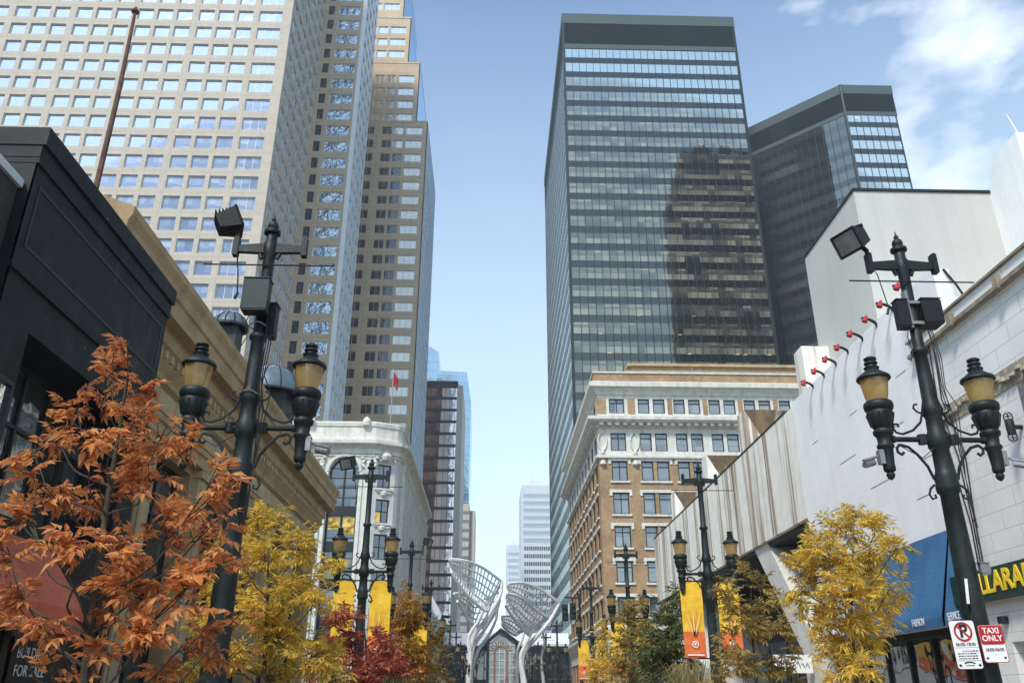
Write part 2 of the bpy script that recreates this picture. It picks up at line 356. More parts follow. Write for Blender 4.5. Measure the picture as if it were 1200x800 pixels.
def copy_tree(o, parent=None):
    c = o.copy(); col.objects.link(c); c.parent = parent
    for ch in children(o): copy_tree(ch, c)
    return c
def text_mesh(s, size, extr=.01, bold=.0, align='CENTER', shear=0):
    cu = bpy.data.curves.new('lettering', 'FONT'); cu.body = s; cu.size = size; cu.extrude = extr; cu.offset = bold
    cu.align_x = align; cu.align_y = 'CENTER'; cu.resolution_u = 3
    o = bpy.data.objects.new('lettering', cu); col.objects.link(o)
    bpy.context.view_layer.update()
    me = bpy.data.meshes.new_from_object(o.evaluated_get(bpy.context.evaluated_depsgraph_get()))
    bpy.data.objects.remove(o); return me
def put_text(s, size, center, udir, ndir, material, parent, name='lettering', extr=.008, bold=0, xs=1.0, align='CENTER', slope=0, fit=0):
    me = text_mesh(s, size, extr, bold, align)
    if fit: xs = fit/(max(v.co.x for v in me.vertices)-min(v.co.x for v in me.vertices))
    u = Vector(udir).normalized(); n = Vector(ndir).normalized(); w = n.cross(u)
    off = Vector(parent['_o']) if '_o' in parent else Vector((0, 0, 0))
    for v in me.vertices:
        c = v.co.copy(); v.co = Vector(center)-off+u*(c.x*xs)+w*c.y+n*c.z
    me.materials.clear(); me.materials.append(MT[material])
    o = bpy.data.objects.new(name, me); col.objects.link(o); o.parent = parent; o['_o'] = tuple(off); return o

def wallgrid(mb, fr, u0, u1, w0, w1, cols_, rows, depth):
    """a wall face with real openings and reveals; returns the openings"""
    P = fr.p; x = u0
    for a, b in cols_:
        if a > x+1e-6: mb.quad(P(x, w0), P(a, w0), P(a, w1), P(x, w1))
        y = w0
        for c, d in rows:
            mb.quad(P(a, y), P(b, y), P(b, c), P(a, c)); y = d
            D = -depth
            mb.quad(P(a, c), P(b, c), P(b, c, D), P(a, c, D)); mb.quad(P(a, d), P(b, d), P(b, d, D), P(a, d, D))
            mb.quad(P(a, c), P(a, d), P(a, d, D), P(a, c, D)); mb.quad(P(b, c), P(b, d), P(b, d, D), P(b, c, D))
        mb.quad(P(a, y), P(b, y), P(b, w1), P(a, w1)); x = b
    if u1 > x+1e-6: mb.quad(P(x, w0), P(u1, w0), P(u1, w1), P(x, w1))
    return [(fr, a, b, c, d) for a, b in cols_ for c, d in rows]

_wc = {}
def window_bits(fr, w, h, nm, transom, fw, glass, frame, depth, two):
    key = (tuple(fr.u), tuple(fr.n), round(w, 3), round(h, 3), nm, transom, fw, glass, frame, round(depth, 2), two)
    if key in _wc: return _wc[key]
    f = Fr((0, 0, 0), fr.u, fr.n); m = MB(); g = MB()
    tgt = g if two else m
    if not two: m.cur = 0
    tgt.quad(f.p(0, 0, -depth+.012), f.p(w, 0, -depth+.012), f.p(w, h, -depth+.012), f.p(0, h, -depth+.012))
    if not two: m.cur = 1
    d0, d1 = -depth+.015, -depth+.015+max(.05, fw*.8)
    if fw > 0:
        m.fbox(f, 0, w, 0, fw, d0, d1); m.fbox(f, 0, w, h-fw, h, d0, d1)
        m.fbox(f, 0, fw, fw, h-fw, d0, d1-.004); m.fbox(f, w-fw, w, fw, h-fw, d0, d1-.004)
        for i in range(nm):
            x = w*(i+1)/(nm+1); m.fbox(f, x-fw*.4, x+fw*.4, fw, h-fw, d0, d1-.01)
        if transom: m.fbox(f, fw, w-fw, h*transom-fw*.4, h*transom+fw*.4, d0, d1-.015)
    if two: r_ = (m.mesh('window', frame), g.mesh('pane', glass))
    else: r_ = (m.mesh('window', [glass, frame]), None)
    _wc[key] = r_; return r_
def emit_windows(th, lst, limit=100, stuffname='window_grid'):
    """lst of (fr,u0,u1,w0,w1, style dict). The ones that show largest become parts, the rest one part"""
    sc = []
    for it in lst:
        fr, a, b, c, d, st = it
        p0 = projpx(fr.p(a, c)); p1 = projpx(fr.p(b, d)); s = 0
        if p0 and p1:
            cx, cy = (p0[0]+p1[0])/2, (p0[1]+p1[1])/2
            s = abs((p1[0]-p0[0])*(p1[1]-p0[1]))*(1 if -20 < cx < 1220 and -20 < cy < 815 else .0001)
        sc.append(s)
    order = sorted(range(len(lst)), key=lambda i: -sc[i]); off = Vector(th['_o'])
    rest = {}
    for k, i in enumerate(order):
        fr, a, b, c, d, st = lst[i]
        me, pn = window_bits(fr, b-a, d-c, st.get('nm', 1), st.get('tr', 0), st.get('fw', .06), st['g'], st.get('f', 'mull_dark'), st.get('dp', .25), st.get('two', False))
        loc = fr.p(a, c)-off
        if k < limit:
            o = bpy.data.objects.new('window', me); col.objects.link(o); o.parent = th; o.location = loc
            if pn: q = bpy.data.objects.new('pane', pn); col.objects.link(q); q.parent = o
        else:
            for mm in (me, pn):
                if mm is None: continue
                for mi in range(len(mm.materials)):
                    R_ = rest.setdefault(mm.materials[mi].name, MB()); fs = [tuple(p.vertices) for p in mm.polygons if p.material_index == mi]
                    if fs: R_.add([tuple(v.co+loc+off) for v in mm.vertices], fs)
    if rest:
        big = MB(); mats = []
        for k, (mn, R_) in enumerate(rest.items()):
            mats.append(bpy.data.materials[mn]); big.cur = k; big.add(R_.v, R_.f)
        o = big.build(stuffname, mats, th); o['kind'] = 'stuff'
def band(n0, pitch, n, a, b): return [(n0+i*pitch+a, n0+i*pitch+b) for i in range(n)]
def strips(u0, u1, n, mull):   # n equal openings between u0 and u1
    w = (u1-u0)/n; return [(u0+i*w+mull/2, u0+(i+1)*w-mull/2) for i in range(n)]
XP, YP, XN, YN = (1, 0, 0), (0, 1, 0), (-1, 0, 0), (0, -1, 0)
# ------------------------------------------------------------------ the setting
def struct(name, mb, mat): o = mb.build(name, mat); o['kind'] = 'structure'; return o
m = MB(); m.quad((-1500, -900, 0), (1500, -900, 0), (1500, 2000, 0), (-1500, 2000, 0)); struct('ground', m, 'asphalt')
m = MB(); m.quad((-2.2, -60, .004), (4.7, -60, .004), (4.7, 600, .004), (-2.2, 600, .004)); struct('road', m, 'paver')
for x0, x1, nm in ((-8.85, -2.4, 'left_pavement'), (4.9, 11.3, 'right_pavement')):
    for y0, y1 in ((-60, 47), (57.5 if x0 > 0 else 69, 150), (165, 400)):
        m = MB(); m.box(x0, x1, y0, y1, 0.001, .13); struct('pavement', m, 'paver')
        m = MB(); m.box(*((-2.4, -2.2) if x0 < 0 else (4.7, 4.9)), y0, y1, 0.001, .15); struct('kerb', m, 'kerb')

# ------------------------------------------------------------------ left row of buildings
# dark brick building, nearest on the left
th = thing('brick_building', (-11, 6, 0), 'dark brick building with pale metal coping at the left edge, next to the black shop', 'building')
m = MB(); m.box(-20, -8.0, -10, 11.95, 0, 9.45); m.build('wall', 'dark_brick', th)
m = MB(); m.box(-20.05, -7.93, -10, 11.96, 9.452, 9.6); m.build('coping', 'flashing', th)
m = MB(); cq = A(10, 166, 13.5); m.box(cq.x-.9, cq.x, 13.5, 14.3, 9.6, cq.z-.1); m.box(cq.x-.95, cq.x+.05, 13.45, 14.35, cq.z-.098, cq.z); m.build('chimney', 'red_brick_old', th)

# black painted shop building
th = thing('shop_building', (-12, 15, 0), 'black painted shop building with stepped cornice and red awning', 'building')
fr = Fr((-7.84, 12, 0), YP, XP)
m = MB()
H1 = wallgrid(m, fr, 0, 6.3, 2.9, 10.1, [(1.0, 5.5)], [(4.3, 7.25)], .95)
H2 = []
m.box(-20, -9.2, 12.0, 18.3, 0, 10.1); m.fbox(fr, 0, .06, 2.9, 10.1, -1.3, 0); m.fbox(fr, 6.24, 6.3, 0, 10.1, -1.3, -.002)
m.fbox(fr, .06, 6.24, 10.05, 10.1, -1.3, -.01)
m.build('wall', 'black_paint', th)
m = MB(); m.fbox(fr, -.02, 6.31, 10.1, 10.34, -2.6, .045); m.fbox(fr, -.04, 6.33, 10.342, 10.7, -1.6, .11); m.fbox(fr, -.01, 6.34, 9.99, 10.098, -1.3, .05)
m.fbox(fr, -.01, 6.34, 8.0, 8.1, 0, .06)
m.build('cornice', 'black_paint', th)
m = MB()   # raised panel moulding on the fascia
for a, b in ((.25, 6.1),):
    m.fbox(fr, a, b, 9.62, 9.68, 0, .014); m.fbox(fr, a, b, 8.5, 8.56, 0, .014); m.fbox(fr, a, a+.06, 8.56, 9.62, 0, .012); m.fbox(fr, b-.06, b, 8.56, 9.62, 0, .012)
m.build('panel_moulding', 'dark_trim', th)
emit = [(fr, 1.0, 5.5, 4.3, 7.25, dict(g='win_glass', f='dark_trim', nm=4, tr=.62, fw=.09, dp=.95, two=True))]
emit_windows(th, emit)
m = MB(); m.fbox(fr, .1, .8, 3.9, 6.2, .004, .05); m.build('side_pane', 'win_glass', th)
m = MB()
for x in (.08, .4, .76): m.fbox(fr, x, x+.06, 3.9, 6.25, .03, .1)
m.fbox(fr, .08, .82, 6.2, 6.27, .03, .11); m.fbox(fr, .08, .82, 5.0, 5.06, .03, .095); m.build('side_frame', 'dark_trim', th)
m = MB(); m.fbox(fr, -.0, 6.2, 0, 2.88, -.9, -.25); m.fbox(fr, 2.4, 2.6, 0, 2.88, -.25, 0); m.fbox(fr, 5.8, 6.2, 0, 2.88, -.25, 0); m.build('storefront', 'dark_trim', th)
m = MB(); m.prism(Fr((0, -0.6+12, 0), YP, XP), [(0, 0)], 0, 1) if False else None
aw = [(-7.83, 4.05), (-6.95, 2.95), (-6.95, 2.55), (-6.98, 2.55), (-7.0, 2.93), (-7.83, 3.98)]
m = MB(); n_ = len(aw); y0, y1 = 8.0, 15.1
m.add([(x, y0, z) for x, z in aw]+[(x, y1, z) for x, z in aw], [tuple(range(n_)), tuple(range(2*n_-1, n_-1, -1))]+[(i, (i+1) % n_, n_+(i+1) % n_, n_+i) for i in range(n_)])
m.add([(-7.83, y1, 4.05), (-6.95, y1, 2.95), (-6.95, y1, 2.55), (-7.83, y1, 2.55)], [(0, 1, 2, 3)])
m.build('awning', 'red_awning', th)
sc_ = AX(36, 778, -8.03); ya, yb_ = AX(17, 778, -8.03).y, AX(53, 778, -8.03).y; wd = yb_-ya
sb = MB(); sb.fbox(fr, ya-12-.15, yb_-12+.15, 1.55, sc_.z+.42, -.24, -.2); sb.build('sign_board', 'black', th)
put_text('BUILDING', .26, (-8.03, sc_.y, sc_.z+.17), YP, XP, 'white_paint', th, 'sign_lettering', .004, fit=wd)
put_text('FOR SALE', .26, (-8.03, sc_.y, sc_.z-.12), YP, XP, 'white_paint', th, 'sign_lettering', .004, fit=wd)

# tan stone bank building
th = thing('bank_building', (-14, 32, 0), 'tan sandstone bank building with a deep overhanging cornice and rooftop skylights', 'building')
fr = Fr((-9.9, 18.3, 0), YP, XP); L = 27.9
m = MB(); colsb = [(1.1+4.6*i, 4.2+4.6*i) for i in range(6)]
ops = wallgrid(m, fr, 0, L, 0, 10.4, colsb, [(.6, 3.4), (4.4, 8.35)], .55)
m.box(-30, -10.5, 18.35, 46.15, 0, 10.6); m.box(-30, -9.9, 46.15, 46.2, 0, 10.6); m.box(-30, -9.9, 18.31, 18.36, 0, 10.6); m.build('wall', 'tan', th)
for it in ops: pass
emit_windows(th, [(*o, dict(g='win_glass', f='dark_trim', nm=1, tr=.6, fw=.09, dp=.5, two=True)) for o in ops])
for i in range(7):
    u = (-.05 if i == 0 else 4.2+4.6*(i-1)+.12); w = 1.2 if i == 0 else 1.26
    u0 = max(u, .0)
    m = MB(); m.fbox(fr, u0+.1, u0+w-.2, .5, 8.3, 0, .22); m.fbox(fr, u0, u0+w-.1, 0, .5, 0, .32); m.fbox(fr, u0+.02, u0+w-.12, 8.3, 8.55, 0, .33)
    m.fbox(fr, u0+.28, u0+w-.38, .7, 8.1, .22, .27); m.build('pilaster', 'tan_light', th)
prof = [(0, 8.56), (.34, 8.56), (.34, 8.9), (.42, 8.95), (.42, 9.12), (.2, 9.18), (.2, 9.95), (.34, 10.05), (.34, 10.2), (.5, 10.45), (.5, 10.75), (.62, 10.85), (.62, 11.2), (.68, 11.24), (1.02, 11.3), (1.05, 11.75), (1.12, 11.8), (1.12, 12.1), (1.22, 12.3), (1.22, 12.5), (0, 12.95), (-.6, 12.95), (-.6, 8.56)]
m = MB(); m.sweep(prof, [(-9.9, 17.3), (-9.9, 46.2), (-30, 46.2)]); m.build('cornice', 'tan', th)
m = MB(); m.sweep([(.21, 9.3), (.26, 9.3), (.26, 9.85), (.21, 9.85)], [(-9.9, 18.5), (-9.9, 46.2)]);
for k in range(62): m.fbox(fr, .2+k*.45, .35+k*.45, 10.5, 10.72, .5, .6)
m.build('frieze', 'tan_light', th)
for (u, v, Y, r) in ((270, 380, 0, .75), (318, 455, 0, 1.7)):
    c = AX(u, v, -11.3); m = MB(); c.z -= r*.3
    m.lathe([(r*math.cos(a), r*math.sin(a)) for a in [i*math.pi/2/9 for i in range(9)]]+[(.03, r*1.0)], (c.x, c.y, c.z), 24)
    o = m.build('skylight_dome', 'copper', th, True)
    m = MB()
    for k in range(12):
        a = k*math.pi/6; m.tube([(c.x+(r+.01)*math.cos(e)*math.cos(a), c.y+(r+.01)*math.cos(e)*math.sin(a), c.z+(r+.01)*math.sin(e)) for e in [j*math.pi/16 for j in range(9)]], .03, 4)
    m.lathe([(r*1.05, 0), (r*1.05, .1), (r*.98, .12)], (c.x, c.y, c.z), 24)
    m.box(c.x-r*.6, c.x+r*.6, c.y-r*.6, c.y+r*.6, 10.5, c.z); m.build('skylight_rib', 'dark_metal', th)

p0 = A(112, 222, 19); p1 = A(158, 16, 19); th = thing('flagpole', (p0.x, 19, 11), 'bare rusty flagpole rising behind the black shop cornice', 'flagpole')
m = MB(); m.tube([(p0.x, 19, 11.5), (p0.x, 19, (p0.z+p1.z)/2), (p1.x, 19, p1.z)], [.085, .07, .045], 8); m.build('pole', 'rust', th, True)
m = MB(); m.lathe([(.02, 0), (.1, .03), (.12, .07), (.1, .1), (.07, .16), (.03, .24)], (p1.x, 19, p1.z), 10); m.build('truck', 'rust', th, True)

# white terracotta corner building
th = thing('corner_building', (-15, 100, 0), 'white stone corner building with a rounded corner and tall arched window', 'building')
fp = [(-30, 87), (-12.6, 87)]; fac = ((-12.6, 87), (-10.35, 88.1))
arc = [(-10.35, 88.1), (-10.05, 88.5), (-9.9, 89.1), (-9.85, 90)]
m = MB(); f1 = Fr((-30, 87, 0), XP, YN)
ax = [(-15.64, 1.6), (-21.9, 1.6)]
hc = sorted([(x-r+30, x+r+30) for x, r in ax]); wallgrid(m, f1, 0, 17.4, 0, 26, hc, [(4, 25.4)], .8)
for a, b in hc:     # spandrels of the round arch
    r = (b-a)/2; cx = (a+b)/2; zc = 25.4-r
    for s_ in (-1, 1):
        pts = [(cx+s_*r, 25.4)]+[(cx+s_*r*math.cos(t_), zc+r*math.sin(t_)) for t_ in [k*math.pi/2/8 for k in range(9)]]
        m.prism(f1, pts, -.8, -.001)
dx, dy = fac[1][0]-fac[0][0], fac[1][1]-fac[0][1]; l = math.hypot(dx, dy); f2 = Fr((fac[0][0], fac[0][1], 0), (dx, dy, 0), (dy, -dx, 0))
o2 = wallgrid(m, f2, 0, l, 0, 26, [(.55, 2.05)], [(3.4, 6.2), (7.4, 9.9), (11, 13.6), (14.7, 17.3), (18.5, 20.95), (22.1, 24.7)], .4)
m.sweep([(0, 0), (0, 26)], arc, cap=False)
f3 = Fr((-9.85, 90, 0), YP, XP)
o3 = wallgrid(m, f3, 0, 36, 0, 26, [(1.4+3.5*i, 3.3+3.5*i) for i in range(10)], [(.6, 3.6), (5, 7.4), (8.7, 11.1), (12.4, 14.8), (16.1, 18.5), (19.8, 22.2), (23.2, 25)], .4)
m.box(-30, -10.5, 91, 126, 0, 26); m.box(-30, -13, 87.85, 91, 0, 26); m.build('wall', 'white_stone', th)
ws = dict(g='win_glass', f='dark_trim', nm=1, tr=.5, fw=.1, dp=.35, two=True)
emit_windows(th, [(*o, ws) for o in o2]+[(*o, ws) for o in o3])
for a, b in hc:
    g = MB(); g.fbox(f1, a, b, 4, 25.4, -.75, -.7); fo = MB()
    for k in range(6):
        z = 19.7-3.7*k
        if z > 4: fo.fbox(f1, a, b, z-.5, z+.5, -.7, -.45)
    for x in (a, (a+b)/2-.08, b-.16): fo.fbox(f1, x, x+.16, 4, 25.35, -.7, -.5)
    for k in range(20): fo.fbox(f1, a, b, 4.3+k*1.05, 4.36+k*1.05, -.7, -.62)
    q = fo.build('window', 'dark_trim', th); g.build('pane', 'win_glass', q)
    ring = MB(); cx = (a+b)/2; r = (b-a)/2+.15; zc = 25.4-(b-a)/2
    ring.tube([f1.p(cx+r*math.cos(t_), zc+r*math.sin(t_), .02) for t_ in [math.pi*k/20 for k in range(21)]], .22, 6)
    ring.fbox(f1, a-.4, a-.05, 4, zc, 0, .15); ring.fbox(f1, b+.05, b+.4, 4, zc, 0, .15); ring.build('arch_moulding', 'white_trim', th)
t = NT('lit_room'); e = t.n('ShaderNodeEmission'); nn = t.noise(1.6, 4); t.l(t.ramp(nn, [(.35, (.25, .16, .03)), (.6, (.9, .68, .2))]), e.inputs[0]); e.inputs[1].default_value = .55; t.l(e.outputs[0], t.out.inputs[0]); MT['lit'] = t.m
for a, b in ((0.25, 1.45), (1.75, 2.95)):
    g = MB(); g.fbox(f1, hc[1][0]+a, hc[1][0]+b, 17.8 if a < 1 else 17.3, 19.1, -.695, -.68); g.build('lit_pane', 'lit', th)
g = MB(); g.fbox(f2, .65, 1.2, 18.6, 19.6, -.335, -.32); g.build('lit_pane', 'lit', th)
prof = [(0, 25.7), (.2, 25.75), (.25, 26.2), (.55, 26.45), (.95, 26.6), (1.02, 26.7), (1.02, 27.05), (.85, 27.12), (.2, 27.2), (.2, 27.5), (.12, 27.55), (.12, 28.7), (.25, 28.8), (.3, 29.15), (.25, 29.3), (-.5, 29.35), (-.5, 25.7)]
path = fp+[fac[1]]+arc[1:]+[(-9.85, 126)]
m = MB(); m.sweep(prof, path)
for i in range(5): x = -13.6-i*3.0; m.lathe([(.02, 0), (.45, .1), (.5, .5), (.3, .9), (.05, 1.1)], (x, 86.75, 28.75), 10) if i % 2 == 0 else None
m.build('cornice', 'white_trim', th)
m = MB(); m.sweep([(0, 4.2), (.3, 4.25), (.35, 4.8), (0, 4.9)], path); m.sweep([(0.01, 25.45), (.15, 25.47), (.15, 25.66), (.01, 25.68)], path); m.build('string_course', 'white_trim', th)
m = MB()
for i in range(11):
    u = .05+3.5*i-(.0 if i else 0); m.fbox(f3, u, u+1.0, 4.9, 25, 0, .3)
    for k in range(3): m.fbox(f3, u+.12+.3*k, u+.26+.3*k, 5.2, 24.4, .3, .38)
    m.fbox(f3, u-.05, u+1.1, 24.6, 25.4, 0, .4)
for x in (-19.0, -18.3, -13.3): m.fbox(f1, x+30, x+30.5, 5, 25, 0, .18)
m.build('pilaster', 'white_trim', th)
for x, z in ((-18.6, 25.2), (-13.0, 25.2)):   # cartouches hanging under the cornice
    m = MB()
    for s_ in (-1, 1):
        m.tube([(x+s_*(.5+.25*math.sin(k*.9)), 86.85, z-.15-k*.22) for k in range(8)], [.12, .2, .12, .18, .12, .1, .1, .05], 6)
        m.lathe([(.05, 0), (.22, .05), (.25, .2), (.05, .35)], (x+s_*.75, 86.85, z-.1), 8)
    m.tube([(x, 86.8, z-1.5), (x, 86.8, z-2.0)], [.25, .05], 6); m.fbox(f1, x+30-.7, x+30.7, z-.1, z+.05, 0, .2)
    m.build('cartouche', 'white_trim', th)
for zz in (21.55, 17.9):
    m = MB(); c = f2.p(1.3, zz, .12)
    m.fbox(f2, .3, 2.3, zz+.35, zz+.55, 0, .2); m.lathe([(.05, -.3), (.3, -.2), (.35, .1), (.1, .3)], c, 10)
    m.tube([f2.p(.5+.2*k, zz+.15+.12*math.sin(k*1.6), .1) for k in range(9)], .09, 5); m.build('window_ornament', 'white_trim', th)
c = f2.p(1.3, 25.5, .2); m = MB(); m.lathe([(.1, -.6), (.5, -.4), (.65, 0), (.4, .5), (.1, .8)], c, 10)
m.tube([f2.p(.2+.28*k, 25.2+.25*math.sin(k*2.1), .15) for k in range(9)], .14, 5); m.build('cartouche', 'white_trim', th)
# flag on its roof
p0 = A(457, 503, 92); p1 = A(462, 432, 92); th = thing('flagpole', (p0.x, 92, 27), 'slim flagpole with small red flag on the roof of the white corner building', 'flagpole')
m = MB(); m.tube([(p0.x, 92, 27), (p0.x, 92, p1.z)], .07, 6); m.build('pole', 'grey_metal', th)
q = MB(); pts = []
for i in range(6):
    for j in range(4): pts.append((p0.x+.08+.13*i*.8, 92+.12*math.sin(i*1.5), p1.z-.3-.7*j/1.2*.9-i*.2))
q.add(pts, [(i*4+j, i*4+4+j, i*4+5+j, i*4+1+j) for i in range(5) for j in range(3)]); fl = q.build('flag', 'sign_red', th)

# low white canopied shop building further down the left side
th = thing('shop_building', (-11, 140, 0), 'low white shop building with glazed canopy beyond the white corner building', 'building')
m = MB(); m.box(-28, -9.6, 131, 192, 0, 16); m.build('wall', 'far_white', th)
m = MB(); fq = Fr((-9.6, 131, 0), YP, XP)
for k in range(30):
    m = MB(); z = (5, 9, 12.6)[k % 3]; m.fbox(fq, .6+k//3*6, 5.6+k//3*6, z, z+2.4, .002, .05); m.build('window', 'win_glass', th)
m = MB()
for k in range(16): m.fbox(fq, k*3.6, k*3.6+.3, 4.4, 16.2, .0, .8)
m.fbox(fq, 0, 58, 3.8, 4.5, 0, 2.2); m.build('canopy', 'far_white', th)

# beige twin towers ---------------------------------------------------------------
th = thing('office_tower', (-60, 130, 0), 'beige granite office tower of square blue windows filling the top left', 'office tower', 'beige twin office towers')
XC = -37.0; YF = 115.0; HT = 163
f1 = Fr((XC, YF, 0), XN, YN)      # u runs to the left from the corner
ztop = A(300, 138, YF).z; r0 = ztop % 3.95
rows = [(r0-2.5+3.95*i, r0+3.95*i) for i in range(4, 45) if r0+3.95*i < HT-3]
colsA = [(1.7, 5.8)]; u = 6.9
for g_ in range(6):
    for k in range(3): colsA.append((u, u+2.72)); u += 3.47
    u += .47
W1 = u
m = MB(); oA = wallgrid(m, f1, 0, W1, 0, HT, colsA, rows, .35)
f2 = Fr((XC, YF, 0), YP, XP)
colsB = [(1.0+3.5*i, 3.7+3.5*i) for i in range(6)]
oB = wallgrid(m, f2, 0, 22, 0, HT, colsB, rows, .35)
m.box(XC-W1, XC-.5, YF+.5, YF+36.5, 0, HT); m.build('wall', 'bh_stone', th)
m = MB(); f3 = Fr((XC, 137, 0), XP, YN); oCD = wallgrid(m, f3, 0, 8.7, 0, HT, [(.7, 2.0), (2.9, 7.5)], rows, .3); oC = [o for o in oCD if o[1] < 1]; oD = [o for o in oCD if o[1] > 1]
m.box(XC-.5, XC+8.3, 137.5, 150.9, 0, HT); m.build('rose_wall', 'bh_brown', th)
m = MB(); f4 = Fr((XC+8.7, 137, 0), YP, XP); oE = wallgrid(m, f4, 0, 14, 0, HT, [(1.2+3.2*i, 3.7+3.2*i) for i in range(4)], rows, .3); m.fbox(f4, -.02, .7, 0, HT, -.02, .12); m.fbox(f3, 8.0, 8.7, 0, HT, 0, .12)
m.build('white_corner_wall', 'bh_white', th)
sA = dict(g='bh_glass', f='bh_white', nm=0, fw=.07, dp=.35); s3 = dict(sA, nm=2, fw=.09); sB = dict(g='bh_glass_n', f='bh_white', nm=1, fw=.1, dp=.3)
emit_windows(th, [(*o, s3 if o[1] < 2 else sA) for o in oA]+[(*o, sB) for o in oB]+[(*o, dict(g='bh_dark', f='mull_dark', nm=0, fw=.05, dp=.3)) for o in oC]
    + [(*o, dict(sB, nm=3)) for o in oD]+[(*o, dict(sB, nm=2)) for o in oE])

th = thing('office_tower', (-40, 180, 0), 'rose brown office tower with stepped back top, right of the beige one', 'office tower', 'beige twin office towers')
YW = 165.0; X1 = A(501, 150, YW).x; X2 = A(491, 100, YW).x; X3 = A(481, 40, YW).x; X4 = A(474, 5, YW).x
Z1 = A(498, 144, YW).z; Z2 = A(488, 75, YW).z; Z3 = A(478, 22, YW).z
lst = []; mw = MB(); mg = MB(); zprev = 0
rz = A(480, 281, YW).z % 3.95
for Xr, z0, z1 in ((X1, 0, Z1), (X2, Z1, Z2), (X3, Z2, Z3), (X4, Z3, 184)):
    f = Fr((Xr, YW, 0), XN, YN)
    rows = [(rz-2.3+3.95*i, rz+3.95*i) for i in range(2, 50) if rz-2.3+3.95*i > z0+.2 and rz+3.95*i < z1-.8]
    lean = [(1.2, 5.2), (5.8, 8.2), (8.6, 11.0), (12.8, 15.2), (15.6, 18.0), (19.8, 22.2), (22.6, 25.0), (26.8, 29.2)]
    for o in wallgrid(mw, f, 0, 32, z0, z1, lean, rows, .3):
        i = lean.index((o[1], o[2])); bright_pane = (i == 0) or (z0 > 0 and i < 3) or (z0 > Z1) or (z0 == 0 and z1-o[3] < 9 and i < 2)  # panes with the bright reflection painted in, the others stay dark
        lst.append((*o, dict(g='bright_reflection' if bright_pane else 'bh_dark', f='bh_white' if bright_pane else 'bh_brown', nm=2 if i == 0 else 1, fw=.12, dp=.3)))
    mw.box(Xr-32, Xr-.2, YW+.4, YW+32, z0, z1); fs = Fr((Xr, YW, 0), YP, XP); mg.fbox(fs, .5, 32, z0, z1-.4, -.15, 0)
    mw.fbox(f, 0, 32, z1-.02, z1+.5, -32, .1); mw.fbox(fs, -.0, .5, z0, z1, -.2, .01)
mw.build('wall', 'bh_brown', th); mg.build('glass_side', 'sky_glass', th)
emit_windows(th, lst)
m = MB(); fs = Fr((X1, YW, 0), YP, XP)
for k in range(16): m.fbox(fs, .5+k*2, .62+k*2, 0, Z1-.5, 0, .1)
for k in range(30): m.fbox(fs, .5, 31.5, rz+.3+k*3.95, rz+.5+k*3.95, 0, .08)
m.build('glass_side_mullion', 'bh_white', th)

# rose and black ribbon glass building
th = thing('office_building', (-18, 265, 0), 'flat topped block with black bands and rose tinted glass', 'office building')
YB = 250.; a = A(487, 446, YB); b = A(537, 448, YB); zt = a.z; f = Fr((a.x-12, YB, 0), XP, YN); Wb = b.x-a.x+12
m = MB(); m.box(a.x-12, b.x-.3, YB+.3, YB+30, 0, zt-.3); m.fbox(f, 0, Wb, zt-2.3, zt, -30, .2)
nfl = 24; ph = 3.9
for k in range(nfl): z = zt-2.3-ph*(k+1); m.fbox(f, 0, Wb, z, z+.8, -.3, .15)
for k in range(int(Wb/1.55)+1): m.fbox(f, min(k*1.55, Wb-.2), min(k*1.55, Wb-.2)+.12, 0, zt-2.3, -.3, .05)
m.build('wall', 'mull_dark', th)
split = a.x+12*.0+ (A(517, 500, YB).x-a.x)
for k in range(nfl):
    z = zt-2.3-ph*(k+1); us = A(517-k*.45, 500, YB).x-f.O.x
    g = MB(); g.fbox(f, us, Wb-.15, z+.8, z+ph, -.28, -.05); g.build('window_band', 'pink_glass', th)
    g = MB(); g.fbox(f, 0, us-.01, z+.8, z+ph, -.28, -.05); g.build('window_band', 'brown_reflection', th)  # left panes carry the painted brown reflection
m = MB(); m.box(b.x-.28, b.x+1.6, YB-.2, YB+30, 0, zt-1.5); m.build('side_wall', 'far_beige', th)

# pale blue glass towers far off, left
def crowned_tower(name, label, pts_img, Y, depth, mat, group=None, grid=(3, 4)):
    pts = [A(u, v, Y) for u, v in pts_img]; th = thing(name, (sum(p.x for p in pts)/len(pts), Y, 0), label, 'office tower', group)
    x0 = min(p.x for p in pts); x1 = max(p.x for p in pts)
    poly_ = [(p.x, p.z) for p in pts]+[(pts[-1].x, 0), (pts[0].x, 0)]
    m = MB(); f = Fr((0, Y, 0), XP, YN); m.prism(f, poly_, -depth, 0); m.build('glass_wall', mat, th)
    m = MB(); 
    def top(x):
        for p, q in zip(pts[:-1], pts[1:]):
            if p.x-1e-6 <= x <= q.x+1e-6: return p.z+(q.z-p.z)*(x-p.x)/max(q.x-p.x, 1e-6)
        return pts[-1].z
    x = x0+grid[0]
    while x < x1-.3: m.fbox(f, x-.07, x+.07, 0, top(x)-.2, .002, .1); x += grid[0]
    z = 8
    zmax = max(p.z for p in pts)
    while z < zmax:
        xs = [x0+(x1-x0)*i/60 for i in range(61) if top(x0+(x1-x0)*i/60) > z+1.5]
        if len(xs) > 1: m.fbox(f, min(xs), max(xs), z-.12, z+.12, .0, .1)
        z += grid[1]
    m.build('mullion_grid', 'far_blue', th); return th
crowned_tower('glass_tower', 'pale blue glass tower with slanted top behind the stepped tower', [(480, 398), (494, 400), (514, 412), (516.5, 450)], 345, 30, 'sky_glass', 'pale blue glass towers')
crowned_tower('glass_tower', 'pale blue glass tower behind the rose tinted block', [(512, 440), (517, 434), (547, 436), (552, 470)], 340, 30, 'sky_glass', 'pale blue glass towers')
